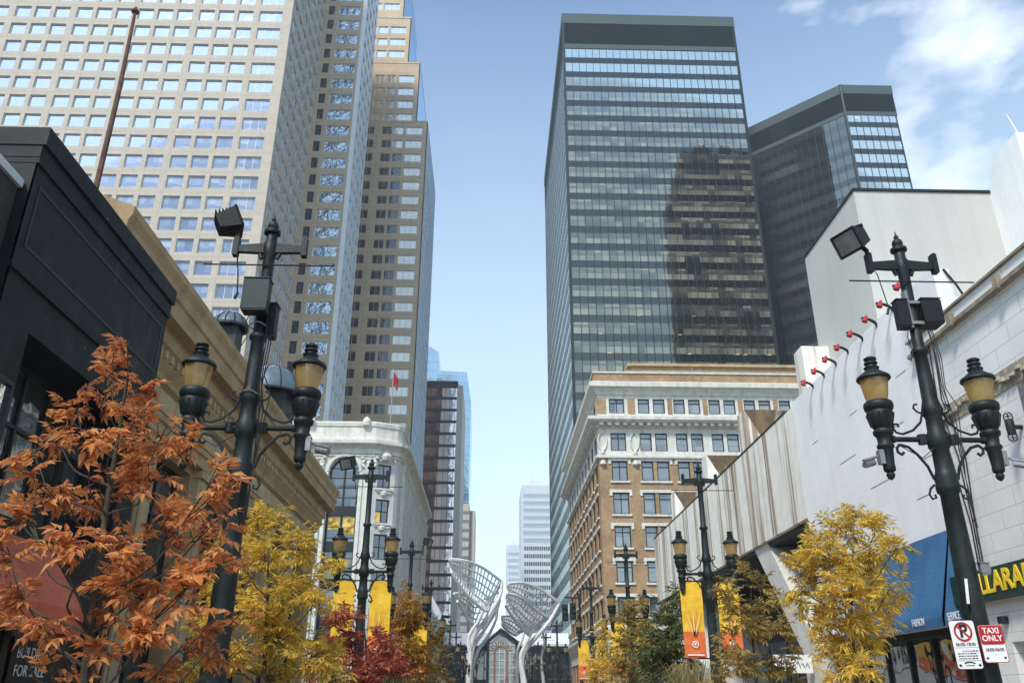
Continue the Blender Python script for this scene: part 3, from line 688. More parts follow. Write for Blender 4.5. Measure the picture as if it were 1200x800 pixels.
p = A(548, 590, 330); q = A(557, 594, 330); th = thing('office_building', (p.x, 330, 0), 'narrow beige building past the right side of the blue glass tower', 'office building')
m = MB(); m.box(p.x-9, p.x+.8, 330, 350, 0, p.z); m.box(p.x+.8, q.x, 332, 350, 0, q.z-1); m.build('wall', 'far_beige', th)
for k in range(22):
    if 7.2+3.5*k < p.z-2: m = MB(); m.box(p.x-8, p.x+.7, 329.9, 329.96, 6+3.5*k, 7.2+3.5*k); m.build('window_band', 'grey_metal', th)

# white banded tower at the end of the street
def banded(name, label, u0, u1, vt, Y, depth, ph, frac, wm, gm, dark_from, nmull):
    a = A(u0, vt, Y); b = A(u1, vt, Y); th = thing(name, ((a.x+b.x)/2, Y, 0), label, 'office tower')
    f = Fr((a.x, Y, 0), XP, YN); W = b.x-a.x
    m = MB(); m.box(a.x, b.x, Y+.2, Y+depth, 0, a.z); n = int((a.z-4)/ph)
    m.fbox(f, 0, W*.06, 0, a.z, -.2, 0); m.fbox(f, W*.96, W, 0, a.z, -.2, 0)
    for k in range(n+1): z = a.z-3-ph*k; m.fbox(f, W*.06, W*.96, z-ph*(1-frac), z, -.2, 0); 
    m.fbox(f, W*.06, W*.96, a.z-3.0+.001, a.z, -.2, 0)
    m.build('wall', wm, th)
    for k in range(n):
        z = a.z-3-ph*k; g = MB(); g.fbox(f, W*.061, W*.959, z-ph, z-ph*(1-frac), -.19, -.12)
        if k >= dark_from:
            g.cur = 1
            for j in range(nmull): x = W*(.06+.9*j/nmull); g.fbox(f, x, x+.35, z-ph, z-ph*(1-frac), -.12, -.05)
        g.build('window_band', [gm if k >= dark_from else 'far_blue', wm], th)
    m = MB(); m.box(a.x+W*.25, a.x+W*.6, Y+5, Y+15, a.z, a.z+3.5); m.box(a.x+W*.3, a.x+W*.32, Y+6, Y+6.3, a.z+3.5, a.z+9); m.build('plant_room', wm, th)
    return th
banded('office_tower', 'white tower with dark window bands standing at the end of the street', 611, 652, 568, 430, 40, 3.85, .52, 'far_white', 'far_dark', 7, 15)
banded('office_tower', 'small pale tower left of the white banded one', 594, 614, 638, 560, 30, 4.2, .5, 'far_white', 'far_blue', 3, 4)

# dark glass towers ----------------------------------------------------------------
def ribbon_face(th, f, W, zt, ph, n, hf, z1, pitch, glass, span, mull, bands=True, md=.16, top=True, cap='panel_green'):
    """curtain wall face: one window band a floor, mullions in front"""
    m = MB(); m.quad(f.p(0, 0, -.05), f.p(W, 0, -.05), f.p(W, zt, -.05), f.p(0, zt, -.05)); m.build('spandrel_wall', span, th)
    for k in range(n):
        z = z1-ph*k
        if z-hf < 3: break
        g = MB(); g.fbox(f, .3, W-.3, z-hf, z, -.04, 0); g.build('window_band', glass, th)
    m = MB(); nn = int(round((W-.6)/pitch)); 
    for k in range(nn+1): x = .3+(W-.6)*k/nn; m.fbox(f, x-.05, x+.05, 2, z1+.6, 0, md)
    m.build('mullion_grid', mull, th)
th = thing('dark_office_tower', (36, 185, 0), 'tall dark green glass office tower with flat roof standing right of the street', 'office tower', 'dark glass office towers')
SX, SY, SW, SD, SH = 15.7, 150., 40.6, 68., 151.4
m = MB(); m.box(SX+.3, SX+SW-.3, SY+.3, SY+SD-.3, 0, SH-.5); m.build('core', 'mull_dark', th)
F1 = Fr((SX, SY, 0), XP, YN); F2 = Fr((SX, SY, 0), YP, XN); F3 = Fr((SX+SW, SY, 0), YP, XP)
ribbon_face(th, F1, SW, SH-1, 4.12, 36, 2.45, 140.7, 1.58, 'tower_glass', 'spandrel', 'mull_green')
MT['side_fin'] = plain('blue_grey_fin', (.09, .115, .13), .6)
MT['tower_side'] = glass_mat('blue_grey_side_glass', 1.7, 4.12, [(.02, .03, .04), (.05, .07, .09), (.1, .13, .16)], .1, (.8, .92, 1), blind=.5)
ribbon_face(th, F2, SD, SH-1, 4.12, 36, 2.2, 140.7, 1.7, 'tower_side', 'spandrel', 'side_fin', md=.06)
m = MB(); m.quad(F3.p(0, 0), F3.p(SD, 0), F3.p(SD, SH), F3.p(0, SH)); m.quad((SX, SY+SD, 0), (SX+SW, SY+SD, 0), (SX+SW, SY+SD, SH), (SX, SY+SD, SH)); m.build('spandrel_wall', 'spandrel', th)
m = MB(); path = [(SX, SY+SD), (SX, SY), (SX+SW, SY), (SX+SW, SY+SD)]
m.sweep([(.02, 148.4), (.25, 148.4), (.25, SH), (-1, SH), (-1, 148.4)], path); m.sweep([(.02, 140.9), (.12, 140.9), (.12, 142.2), (.02, 142.2)], path)
m.box(SX-.1, SX+SW+.1, SY-.1, SY+SD, SH-.6, SH-.3); m.build('roof_band', 'panel_green', th)
m = MB(); m.sweep([(.02, 142.2), (.1, 142.2), (.1, 148.4), (.02, 148.4)], path); m.build('louvre_band', 'louvre', th)
m = MB()
for x in (SX, SX+SW): m.box(x-.22, x+.22, SY-.22, SY+.22, 0, SH)
m.build('corner_column', 'mull_green', th)

th = thing('dark_office_tower', (80, 190, 0), 'shorter dark glass office tower with angled corner, farthest right of the two', 'office tower', 'dark glass office towers')
TC = A(984, 100, 158); TD = A(1043, 101, 158); TE = AZ(873, 152, TC.z); H2 = TC.z
FA = Fr((TC.x, 158, 0), XP, YN); WA = TD.x-TC.x
dv = Vector((TE.x-TC.x, TE.y-158, 0)); WB = dv.length; dvn = dv.normalized(); FB = Fr((TC.x, 158, 0), dvn, (-dvn.y if False else dvn.y, -dvn.x, 0))
if FB.n.y > 0: FB.n = -FB.n
FC = Fr((TD.x, 158, 0), YP, XP)
def m158(v): return A(984+(v-100)*.14, v, 158).z
zl0, zl1 = m158(110), m158(130.5)
for f_, W_, n_, pt in ((FA, WA, 34, 1.75), (FB, WB, 34, 1.95)):
    ribbon_face(th, f_, W_, H2-.5, 3.85, 34, 2.3, m158(133.5), pt, 'tower2_glass', 'spandrel', 'mull_green', md=.1)
m = MB(); back = [(TC.x, 158), (TD.x, 158), (TD.x, 215), (TE.x+3, 215), (TE.x, TE.y)]
cen = (sum(p[0] for p in back)/5, sum(p[1] for p in back)/5)
m.vprism([(cen[0]+(p[0]-cen[0])*.985, cen[1]+(p[1]-cen[1])*.985) for p in back], 0, H2-.6); m.build('core', 'mull_dark', th)
path = [(TE.x+3, 215), (TE.x, TE.y), (TC.x, 158), (TD.x, 158), (TD.x, 215)]
m = MB(); m.sweep([(.02, zl0), (.2, zl0), (.2, H2), (-1, H2), (-1, zl0)], path); m.sweep([(.02, zl1-1.1), (.12, zl1-1.1), (.12, zl1), (.02, zl1)], path); m.build('roof_band', 'panel_green', th)
m = MB(); m.sweep([(.02, zl1), (.1, zl1), (.1, zl0), (.02, zl0)], path); m.build('louvre_band', 'louvre', th)
m = MB(); m.quad(FC.p(0, 0), FC.p(57, 0), FC.p(57, H2), FC.p(0, H2)); m.build('spandrel_wall', 'spandrel', th)
m = MB(); m.lathe([(.35, 0), (.35, H2)], (TC.x, 157.95, 0), 8); m.build('corner_column', 'mull_green', th)

# tall stepped tower off to the right: seen only mirrored in the dark tower's glass
th = thing('stepped_tower', (75, 50, 0), 'dark stepped tower right of the street, mirrored in the black tower glass', 'office tower')
YB2 = 60.; ym = 2*SY-YB2
def mir(u, v): return A(u, v, ym)
XL = mir(786, 300).x; m = MB()
def zz(v): return mir(800, v).z
for u, v0 in ((783, 235), (791, 205), (797, 178), (806, 185), (815, 168), (822, 172), (838, 178), (845, 168), (853, 176)):
    x = mir(u, v0).x; m.box(x, x+34, YB2-9, YB2, 0, zz(v0)) if u in (783, 791, 797) else m.box(x, x+3.5, YB2-6, YB2-1, 0, zz(v0))
m.build('wall', 'dark_brick', th)
m = MB(); f = Fr((XL, YB2, 0), XP, YP)
for k in range(40):
    for j in range(12): m.fbox(f, 2+j*4.5, 4.2+j*4.5, 6+k*3.9, 8.3+k*3.9, .01, .05) if 8.3+k*3.9 < zz(240) else None
o = m.build('window_grid', 'bh_dark', th); o['kind'] = 'stuff'
#==PART3==
# ------------------------------------------------------------------ right row of buildings
# brick office building with white cornices
th = thing('brick_building', (20, 100, 0), 'brown brick office building with white cornices standing before the dark glass tower', 'building')
BX, BY = 11.4, 85.0; f1 = Fr((BX, BY, 0), XP, YN); f2 = Fr((BX, BY, 0), YP, XN)
def bz(v): return A(724, v, BY).z
rws = [(bz(b), bz(a)) for a, b in ((722, 699), (682, 657), (641, 616), (602, 577), (563, 540), (528, 507), (484, 467))]
rws = [(min(r), max(r)) for r in rws]
low = [(.6, 6.6)]+rws[:5]; high = rws[5:]
xs = [A(u, 475, BY).x-BX for u in (713.6, 731.4, 747.5, 761, 765, 779)]
pit = (A(789, 475, BY).x-A(747.5, 475, BY).x)
cols1 = [(xs[0], xs[1])]
for k in range(5): cols1 += [(xs[2]+pit*k, xs[3]+pit*k), (xs[4]+pit*k, xs[5]+pit*k)]
W = cols1[-1][1]+1.6; D2 = 36
cols2 = [(1.6+3.4*i, 3.6+3.4*i) for i in range(10)]
zs = high[0][0]-.55; zt = A(697, 437, BY).z
mb = MB(); oA = wallgrid(mb, f1, 0, W, 0, zs, cols1, low, .3); oB = wallgrid(mb, f2, 0, D2, 0, zs, cols2, low, .3)
mb.box(BX+.4, BX+W, BY+.4, BY+D2, 0, zt-1); mb.sweep([(.02, zt-1.05), (.3, zt-1.05), (.3, zt-.12), (-.4, zt-.12), (-.4, zt-1.05)], [(BX, BY+D2), (BX, BY), (BX+W, BY)])
for i in range(len(cols1)//2+1):      # brick piers beside the top row of windows
    c = (xs[0]-1.25, xs[0]-.35) if i == 0 else None
r8 = high[1]
prs = [(xs[0]-1.5, xs[0]-.35), (xs[1]+.35, xs[2]-.35)]+[(xs[5]+pit*k+.28, xs[5]+pit*k+.28+.5) for k in range(5)]
for a, b in prs: mb.fbox(f1, a, b, r8[0]-.05, r8[1]+.05, 0, .07)
mb.build('wall', 'brick', th)
mw = MB(); oC = wallgrid(mw, f1, 0, W, zs, zt-1.05, cols1, high, .3); oD = wallgrid(mw, f2, 0, D2, zs, zt-1.05, cols2, high, .3); mw.build('upper_wall', 'white_trim', th)
st = dict(g='grey_blind', f='dark_trim', nm=0, tr=.72, fw=.1, dp=.22, two=True); st1 = dict(st, nm=1)
emit_windows(th, [(*o, st1 if o[1] < xs[1]-.1 else st) for o in oA+oC]+[(*o, st) for o in oB+oD])
path = [(BX, BY+D2), (BX, BY), (BX+W, BY)]
zc = (r8[0]+high[0][1])/2+.2
m = MB(); m.sweep([(.02, zc-.75), (.15, zc-.75), (.2, zc-.45), (.95, zc-.3), (1.15, zc-.1), (1.15, zc+.25), (.3, zc+.45), (.02, zc+.5)], path)
m.build('lower_cornice', 'white_trim', th)
for fq, n_ in ((f1, int(W/.85)), (f2, int(D2/.85))):
    for k in range(n_): m = MB(); m.fbox(fq, .1+k*.85, .5+k*.85, zc-.62, zc-.3, .16, .8); m.build('modillion', 'white_trim', th)
m = MB(); z1 = zt-1.05; m.sweep([(.02, z1-1.5), (.12, z1-1.5), (.2, z1-1.2), (.5, z1-.9), (.85, z1-.75), (.85, z1-.25), (.35, z1), (.02, z1+.0)], path)
m.sweep([(.02, zt-.12), (.42, zt-.12), (.42, zt+.05), (-.5, zt+.05), (-.5, zt-.12)], path); m.build('top_cornice', 'white_trim', th)
m = MB(); m.sweep([(.02, zs-.3), (.3, zs-.25), (.3, zs), (.02, zs+.1)], path); zb = low[1][0]-1.1
m.sweep([(.01, zb-.9), (.35, zb-.7), (.7, zb-.15), (.7, zb+.15), (.01, zb+.3)], path); m.sweep([(.01, 5.6), (.06, 5.6), (.06, zb-.9), (.01, zb-.9)], path); m.build('string_course', 'white_trim', th)
units = [(xs[0], xs[1])]+[(xs[2]+pit*k, xs[5]+pit*k) for k in range(5)]
for (zlo, zhi) in low[1:]:
    for a, b in units:
        m = MB(); m.prism(f1, [(a-.35, zhi-.32), (a-.08, zhi-.32), (a-.08, zhi+.02), (b+.08, zhi+.02), (b+.08, zhi-.32), (b+.35, zhi-.32), (b+.35, zhi+.32), (a-.35, zhi+.32)], 0, .1); m.build('lintel', 'white_trim', th)
        m = MB(); m.fbox(f1, a-.2, b+.2, zlo-.22, zlo-.02, 0, .16); m.build('sill', 'white_trim', th)
    for a, b in cols2:
        m = MB(); m.fbox(f2, a-.2, b+.2, zhi+.02, zhi+.3, 0, .1); m.build('lintel', 'white_trim', th); m = MB(); m.fbox(f2, a-.2, b+.2, zlo-.22, zlo-.02, 0, .16); m.build('sill', 'white_trim', th)
for x in (xs[0]-.9, xs[1]+.9):
    m = MB(); c = f1.p(x, (high[0][0]+high[0][1])/2, .08); m.tube([c+Vector((.45*math.cos(t_), 0, .95*math.sin(t_))) for t_ in [k*math.pi/8 for k in range(17)]], .09, 5)
    m.lathe([(.05, -.9), (.22, -.75), (.25, -.55), (.05, -.3)], c+Vector((0, 0, -.6)), 8); m.lathe([(.08, -.35), (.35, -.2), (.3, .15), (.05, .3)], f1.p(x, zs-.75, .1), 8); m.build('cartouche', 'white_trim', th)
m = MB(); a = A(740, 426, 93); m.box(a.x, a.x+26, 93.4, 110, zt-1, a.z-.25); m.box(a.x-.5, a.x+26, 93, 110, a.z-.248, a.z+.1)
m.box(a.x-1.0, a.x+26, 92.6, 110, a.z-1.2, a.z-1.0); m.build('penthouse', 'tan_light', th)
m = MB(); m.tube([(24, 92, zt), (24, 92, zt+3.6)], .05, 5); m.box(26, 28, 91, 91.1, zt+.9, zt+1.0); m.box(26, 26.1, 91, 91.1, zt, zt+1); m.box(27.9, 28, 91, 91.1, zt, zt+1); m.build('roof_rail', 'grey_metal', th)

# concrete building with raked fins
th = thing('concrete_building', (16, 43, 0), 'rust streaked concrete building overhanging the street on a slanted leg', 'building')
CX = 11.3; m = MB(); m.box(CX, 22, 29.3, 57.6, 7.55, 11.7)
m.build('wall', 'stained', th)
m = MB(); m.box(CX-.01, CX+.35, 30.2, 57.65, 11.702, 11.8)
for y in (33.0, 37.8, 42.6, 47.4, 52.2): m.box(CX-.012, CX, y, y+.05, 7.6, 11.7)
m.build('coping', 'dark_metal', th)
def boxfin(p_back, thick, zfront=None):
    b = AX(*p_back, CX); m = MB(); y0 = b.y-thick; z = b.z
    m.box(CX+.004, CX+4.2, y0, b.y, 11.803, z)
    m.cur = 1; m.quad((CX+.9, y0-.004, 11.81), (CX+4.2, y0-.004, 11.81), (CX+4.2, y0-.004, z-.01), (CX+.02, y0-.004, z-.01)); m.build('roof_fin', ['stained', 'stain_dark'], th)
for pb in ((863.6, 488), (822, 539), (785.5, 580)): boxfin(pb, 1.05)
b = AX(930, 415, CX); m = MB(); m.box(CX+.004, CX+1.1, b.y-.8, b.y, 11.803, AX(930, 415, CX).z); m.build('roof_fin', 'stained', th)
for yy in (0, 17.0):
    m = MB(); f = Fr((0, 0, 0), YP, XP); pts = [(36.2+yy, 7.54), (34.4+yy, 7.54), (30.3+yy, 3.1), (30.3+yy, 0), (31.8+yy, 0), (31.8+yy, 3.1)]
    m.prism(f, pts, CX+.15, CX+3.6); m.build('slanted_leg', 'concrete', th)
m = MB(); m.box(16.5, 22, 29.3, 57.6, 0, 7.54); m.build('ground_floor', 'dark_metal', th)
m = MB(); f = Fr((16.5, 29.3, 0), YP, XN)
for k in range(9): m.fbox(f, .3+3.1*k, 3.2+3.1*k, .3, 4.6, .01, .06)
m.build('shop_window', 'win_glass', th)
m = MB(); m.box(CX+.2, 16.5, 29.32, 57.5, 7.35, 7.545); m.build('soffit', 'dark_metal', th)
a = A(915, 757, 30); m = MB(); m.box(a.x, a.x+1.35, 30.9, 30.96, 2.45, 3.05); m.build('shop_sign', 'white_paint', th)
m = MB(); rr = random.Random(5)
for k in range(7): m.tube([(a.x+.15+k*.16, 30.88, 2.6+rr.random()*.15), (a.x+.2+k*.16, 30.88, 2.75+rr.random()*.15), (a.x+.27+k*.16, 30.88, 2.62)], .012, 4)
m.build('sign_mark', 'black', th)

# white rendered building with blue awning
th = thing('white_building', (15, 24, 0), 'blank white rendered building with a row of red gooseneck lights and blue awning', 'building')
m = MB(); m.box(11.3, 22, 20.25, 29.28, 3.25, 11.85); m.box(11.32, 11.75, 18.6, 20.249, 10.36, 11.83); m.box(13, 22, 20.3, 29.28, 0, 3.25); m.build('lower_wall', 'white_wall', th)
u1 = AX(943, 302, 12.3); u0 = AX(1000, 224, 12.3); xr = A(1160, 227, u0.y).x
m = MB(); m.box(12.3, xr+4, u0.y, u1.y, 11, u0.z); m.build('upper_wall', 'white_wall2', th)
m = MB(); m.box(12.26, xr, u0.y-.05, u1.y, u0.z+.002, u0.z+.1); m.build('roof_edge', 'dark_metal', th)
n_ = [AX(u, v, xr) for u, v in ((1190, 155), (1165, 182), (1158.5, 229))]
m = MB(); f = Fr((0, 0, 0), YP, XP)
yb = n_[2].y+.0; m.prism(f, [(n_[0].y, 9), (n_[0].y, n_[0].z), (n_[1].y, n_[1].z), (yb, n_[2].z), (yb+.3, 9)], xr, xr+12); m.build('stair_tower', 'white_wall', th)
m = MB(); p = A(1187, 150, n_[0].y+.5); m.tube([(p.x+.2, p.y, n_[0].z), (p.x-.1, p.y, n_[0].z+1.1)], .035, 5); m.build('aerial', 'white_paint', th)
m = MB()
for a_, b_ in (((952, 521), (959, 515)), ((984.5, 544), (1003, 532)), ((1021, 573), (1042, 560)), ((1049.5, 442), (1061.5, 434)), ((996, 487), (1004, 480)), ((1045, 502), (1059, 494)), ((974, 599), (990, 591)), ((1083, 538), (1092, 532)), ((1075, 586), (1088, 578))):
    p, q = AX(*a_, 11.3), AX(*b_, 11.3); m.box(11.292, 11.302, min(p.y, q.y), max(p.y, q.y), (p.z+q.z)/2-.008, (p.z+q.z)/2+.008)
m.build('wall_slot', 'grey_metal', th)
m = MB(); m.tube([(11.6, 18.58, 11.8), (11.8, 18.5, 11.3), (12.0, 18.45, 10.7), (12.05, 18.4, 10.4)], .03, 6); m.build('cable', 'cable', th)
sh = [(941, 448.5), (953, 435), (966, 421), (980, 407), (995, 391), (1013, 374), (1030, 356.5), (1050, 336)]
ar = [(954, 455), (967, 442.5), (981, 429), (995, 414.5), (1012, 399.5), (1028.5, 383), (1047, 364.5), (1069, 346)]
for s_, a_ in zip(sh, ar):
    w = AX(*a_, 11.32); q = A(*s_, w.y-.15); m = MB(); top = (w+q)/2
    ux = Vector((q.x-w.x, 0, 0)); uz = Vector((0, 0, q.z-w.z+.1)); m.tube([w+ux*(1-math.cos(k*math.pi/16))+uz*math.sin(k*math.pi/16) for k in range(9)], .048, 6)
    o = m.build('gooseneck_light', 'dark_metal', th, True); m = MB()
    ax_ = Vector((-.45, 0, -1)).normalized(); b1 = q+Vector((.08, 0, .12))
    m.tube([b1, b1+ax_*.04, b1+ax_*.08, b1+ax_*.22], [.03, .04, .065, .085], 12); m.build('lamp_shade', 'sign_red', o, True)
# awning
def slab_yz(m, prof, y0, y1):
    n = len(prof); m.add([(x, y0, z) for x, z in prof]+[(x, y1, z) for x, z in prof], [tuple(range(n)), tuple(range(2*n-1, n-1, -1))]+[(i, (i+1) % n, n+(i+1) % n, n+i) for i in range(n)])
m = MB(); slab_yz(m, [(11.28, 5.45), (10.72, 3.42), (10.72, 3.2), (10.76, 3.2), (10.78, 3.4), (11.28, 5.3)], 20.3, 26.2)
m.add([(11.28, 20.3, 5.45), (10.72, 20.3, 3.42), (10.72, 20.3, 3.2), (11.28, 20.3, 3.2)], [(0, 1, 2, 3)]); m.build('awning', 'blue_awning', th)
for s_, u, v in (('FOOD', 1043, 737), ('FASHION', 1076.5, 728), ('SERVICE', 1118, 720)):
    p = AX(u, v, 10.72); put_text(s_, .25, (10.70, p.y, p.z-.03), (0, -1, 0), XN, 'white_paint', th, 'awning_lettering', .003, xs=.62)
m = MB(); f = Fr((12.0, 20.4, 0), YP, XN)
m.fbox(f, 0, 8.8, .1, 3.2, -.05, 0); m.build('shop_window', 'win_glass', th)
m = MB()
for k in range(7): m.fbox(f, k*1.45, k*1.45+.1, 0, 3.2, 0, .08)
m.box(11.35, 13, 20.3, 29.2, 3.1, 3.24); m.build('shop_frame', 'dark_metal', th)

# tiled building with shop sign
th = thing('tiled_building', (15, 6, 0), 'white stone tiled building with a dark green shop sign at the right edge', 'building')
TX = 11.3; m = MB(); m.box(TX, 24, -12, 20.2, 2.75, 10.0); m.box(TX, TX+.5, 18.7, 20.2, 0, 2.75); m.box(13, 24, -12, 20.19, 0, 2.75); m.build('wall', 'tile_white', th)
m = MB(); m.box(TX-.12, 24, -12, 20.21, 10.002, 10.36); m.box(TX-.05, TX, -12, 20.2, 9.9, 10.0); m.build('parapet', 'tile_white', th)
m = MB(); m.box(TX-.2, TX-.12, -12, 20.25, 9.94, 10.04); m.box(TX-.19, 24, -12, 20.23, 10.362, 10.42)
for y in (15.9, 17.9, 13.6, 19.6): m.box(TX-.26, TX-.121, y, y+.16, 9.9, 10.2)
m.build('coping_rail', 'rail', th)
m = MB(); m.box(TX-.03, TX, -12, 20.15, 7.85, 8.3); rr = random.Random(2)
for k in range(60): y = 8+k*.2; m.lathe([(.02, -.05), (.09+.05*rr.random(), -.02), (.1, .06), (.02, .1)], (TX-.02, y, 8.0+rr.random()*.15), 7)
m.build('frieze', 'frieze', th)
a = AX(1193, 452, TX); m = MB(); m.box(TX-.02, TX+.01, a.y-2, a.y, a.z-1.0, a.z+.1); m.build('window', 'win_glass', th)
m = MB(); m.box(TX-.22, TX-.001, 16.0, 20.75, 3.64, 4.3); o = m.build('shop_sign', 'sign_green', th)
put_text('DOLLARAMA', .62, (TX-.235, 18.3, 3.97), (0, -1, 0), XN, 'yellow', o, 'sign_lettering', .012, bold=.014, fit=3.45)
m = MB(); c = AX(1184, 500, TX-.25)
m.tube([(TX, c.y, c.z), (c.x, c.y, c.z)], .05, 8); m.lathe([(.08, -.16), (.09, -.05), (.09, .1), (.07, .16)], c, 12)
m.build('wall_light', 'dark_metal', th, True); m = MB()
for s_ in (-1, 1):
    for k in range(6): a = k*math.pi/3; m.tube([c+Vector((.09*math.cos(a), .09*math.sin(a), s_*.12)), c+Vector((.095*math.cos(a), .095*math.sin(a), s_*.26)), c+Vector((.03*math.cos(a), .03*math.sin(a), s_*.33))], .008, 4)
    for r_, zz_ in ((.098, .2), (.09, .27)): m.tube([c+Vector((r_*math.cos(a), r_*math.sin(a), s_*zz_)) for a in [k*math.pi/6 for k in range(13)]], .008, 4)
m.build('wall_light_cage', 'dark_metal', th)
m = MB(); c = AX(1173, 727, TX-.1); m.box(c.x-.05, TX, c.y-.12, c.y+.05, c.z-.06, c.z+.09); m.build('junction_box', 'dark_metal', th)
m = MB()
for k in range(3): m.tube([(TX-.04-.02*k, 19.6-.25*k, 10), (TX-.05, 19.7-.2*k, 8.5), (TX-.06, 19.4-.3*k, 7.0), (TX-.05, 19.2-.1*k, 5.4), (TX-.05, 19.25-.1*k, 4.4)], .018, 5)
m.build('cable', 'cable', th)

# glazed footbridge across the end of the street
th = thing('glass_bridge', (2, 176, 0), 'glazed bridge building across the street with a dark gabled glass front', 'bridge building')
m = MB(); slab = [(170.5, 10.9), (170.5, 11.4), (174, 13.6), (182, 13.6), (182, 10.9)]
n = len(slab); m.add([(-14, y, z) for y, z in slab]+[(17, y, z) for y, z in slab], [tuple(range(n)), tuple(range(2*n-1, n-1, -1))]+[(i, (i+1) % n, n+(i+1) % n, n+i) for i in range(n)]); m.build('roof', 'far_white', th)
m = MB(); m.box(-14, 17, 170, 170.4, 10.0, 10.95); m.box(-14, 17, 170, 170.3, 4.2, 4.9)
for k in range(22): m.box(-14+1.45*k, -13.85+1.45*k, 170.0, 170.3, 0, 10)
m.box(-14, 17, 171.5, 182, 9.9, 10.89); m.build('frame', 'mull_dark', th)
m = MB(); m.box(-14, 17, 170.35, 170.45, 4.9, 10); m.box(-14, 17, 170.35, 170.45, .2, 4.2); m.build('glass', 'win_glass', th)
pa = A(587, 735, 168); pl = A(567, 754, 168); pr = A(610, 756, 168)
m = MB(); f = Fr((0, 168, 0), XP, YN); ze = (pl.z+pr.z)/2
for q in (pl, pr): m.prism(f, [(q.x, ze-.3), (q.x, ze+.4), (pa.x, pa.z), (pa.x, pa.z-.8)], -2.5, .2)
m.fbox(f, pl.x+.5, pl.x+1.0, 0, ze, -.4, .1); m.fbox(f, pr.x-1.0, pr.x-.5, 0, ze, -.4, .1); m.build('gable_frame', 'dark_metal', th)
m = MB(); m.prism(f, [(pl.x+.9, 0), (pr.x-.9, 0), (pr.x-.9, ze+.1), (pa.x, pa.z-.9), (pl.x+.9, ze+.1)], -.35, -.25); m.build('gable_glass', 'grey_blind', th)
m = MB()
for k in range(8): z = 1.5+k*1.35; m.fbox(f, pl.x+1, pr.x-1, z, z+.09, -.25, -.1)
for k in range(1, 5): x = pl.x+1+(pr.x-pl.x-2)*k/5; m.fbox(f, x-.05, x+.05, 0, ze+.3, -.25, -.12)
m.build('gable_mullion', 'bh_white', th)
m = MB(); cx = pa.x; 
for x in (cx-1.35, cx+1.0): m.fbox(f, x, x+.35, 0, 9.6, -.1, .0)
m.tube([f.p(cx+1.2*math.cos(t_), 9.6+1.2*math.sin(t_), -.05) for t_ in [k*math.pi/14 for k in range(15)]], .16, 5)
for k in range(1, 12): t_ = k*math.pi/12; m.tube([f.p(cx+1.5*math.cos(t_), 9.6+1.5*math.sin(t_), -.05), f.p(cx+2.3*math.cos(t_), 9.6+2.3*math.sin(t_), -.05)], [.11, .05], 4)
m.build('gable_arch', 'red_brick_old', th)  # reddish brown arch and radial bars across the gable glass

# white steel tree sculptures --------------------------------------------------------
def lerp(a, b, t_): return a+(b-a)*t_
def crv(pts, t_):       # Catmull-Rom through 3-D points
    n = len(pts)-1; x = t_*n; i = min(int(x), n-1); u = x-i
    P0 = pts[max(i-1, 0)]; P1 = pts[i]; P2 = pts[i+1]; P3 = pts[min(i+2, n)]
    return .5*((2*P1)+(-P0+P2)*u+(2*P0-5*P1+4*P2-P3)*u*u+(-P0+3*P1-3*P2+P3)*u**3)
def wing(th, top, bot, nl, nc, r):
    m = MB()
    for j in range(nl+1):
        t_ = j/nl; m.tube([lerp(crv(top, s/24), crv(bot, s/24), t_)+Vector((0, 1.5*math.sin(math.pi*t_), 0)) for s in range(25)], r*(1.7 if j in (0, nl) else 1), 5)
    for k in range(nc+1):
        s = k/nc; m.tube([lerp(crv(top, s), crv(bot, s), t_/6)+Vector((0, 1.5*math.sin(math.pi*t_/6), 0)) for t_ in range(7)], r*(1.6 if k == nc else .9), 5)
    return m.build('lattice_crown', 'steel_white', th)
def sculpture(label, wings, trunks, Y):
    base = A(*trunks[0][0][-1], Y); th = thing('tree_sculpture', (base.x, Y, 0), label, 'sculpture', 'white steel tree sculptures')
    for top, bot, nl, nc, dy in wings:
        wing(th, [A(u, v, Y+dy+d) for u, v, d in top], [A(u, v, Y+dy+d) for u, v, d in bot], nl, nc, .15)
    for pts, dy, r0, r1 in trunks:
        P_ = [A(u, v, Y+dy) for u, v in pts]; P_.append(Vector((P_[-1].x, P_[-1].y, 0))); m = MB()
        m.tube([crv(P_, s/30) for s in range(31)], [r0+(r1-r0)*s/30 for s in range(31)], 8); m.build('trunk', 'steel_white', th, True)
sculpture('white lattice tree sculpture curving up left of the gabled glass front',
    [([(526, 655, -4), (545, 657, -3), (566, 665, 0), (588, 681, 3)], [(529, 670, -4), (542, 690, -2), (557, 706, 0), (568, 716, 2)], 5, 17, 0),
     ([(532, 695, -4), (548, 697, -2), (560, 704, 0), (586, 692, 2)], [(536, 704, -4), (543, 716, -2), (552, 730, 0), (566, 735, 2)], 4, 12, 3)],
    [([(588, 681), (586, 697), (572, 722), (556, 744), (550, 765), (549, 800)], 3, .28, .55), ([(586, 700), (582, 714), (566, 740), (555, 757), (551, 780), (551, 800)], 5, .22, .5),
     ([(566, 716), (560, 728), (551, 742), (549, 752), (551, 770), (549, 800)], 1, .25, .42), ([(583, 712), (581, 726), (572, 745), (560, 762), (553, 785), (552, 800)], 6, .2, .4)], 150)
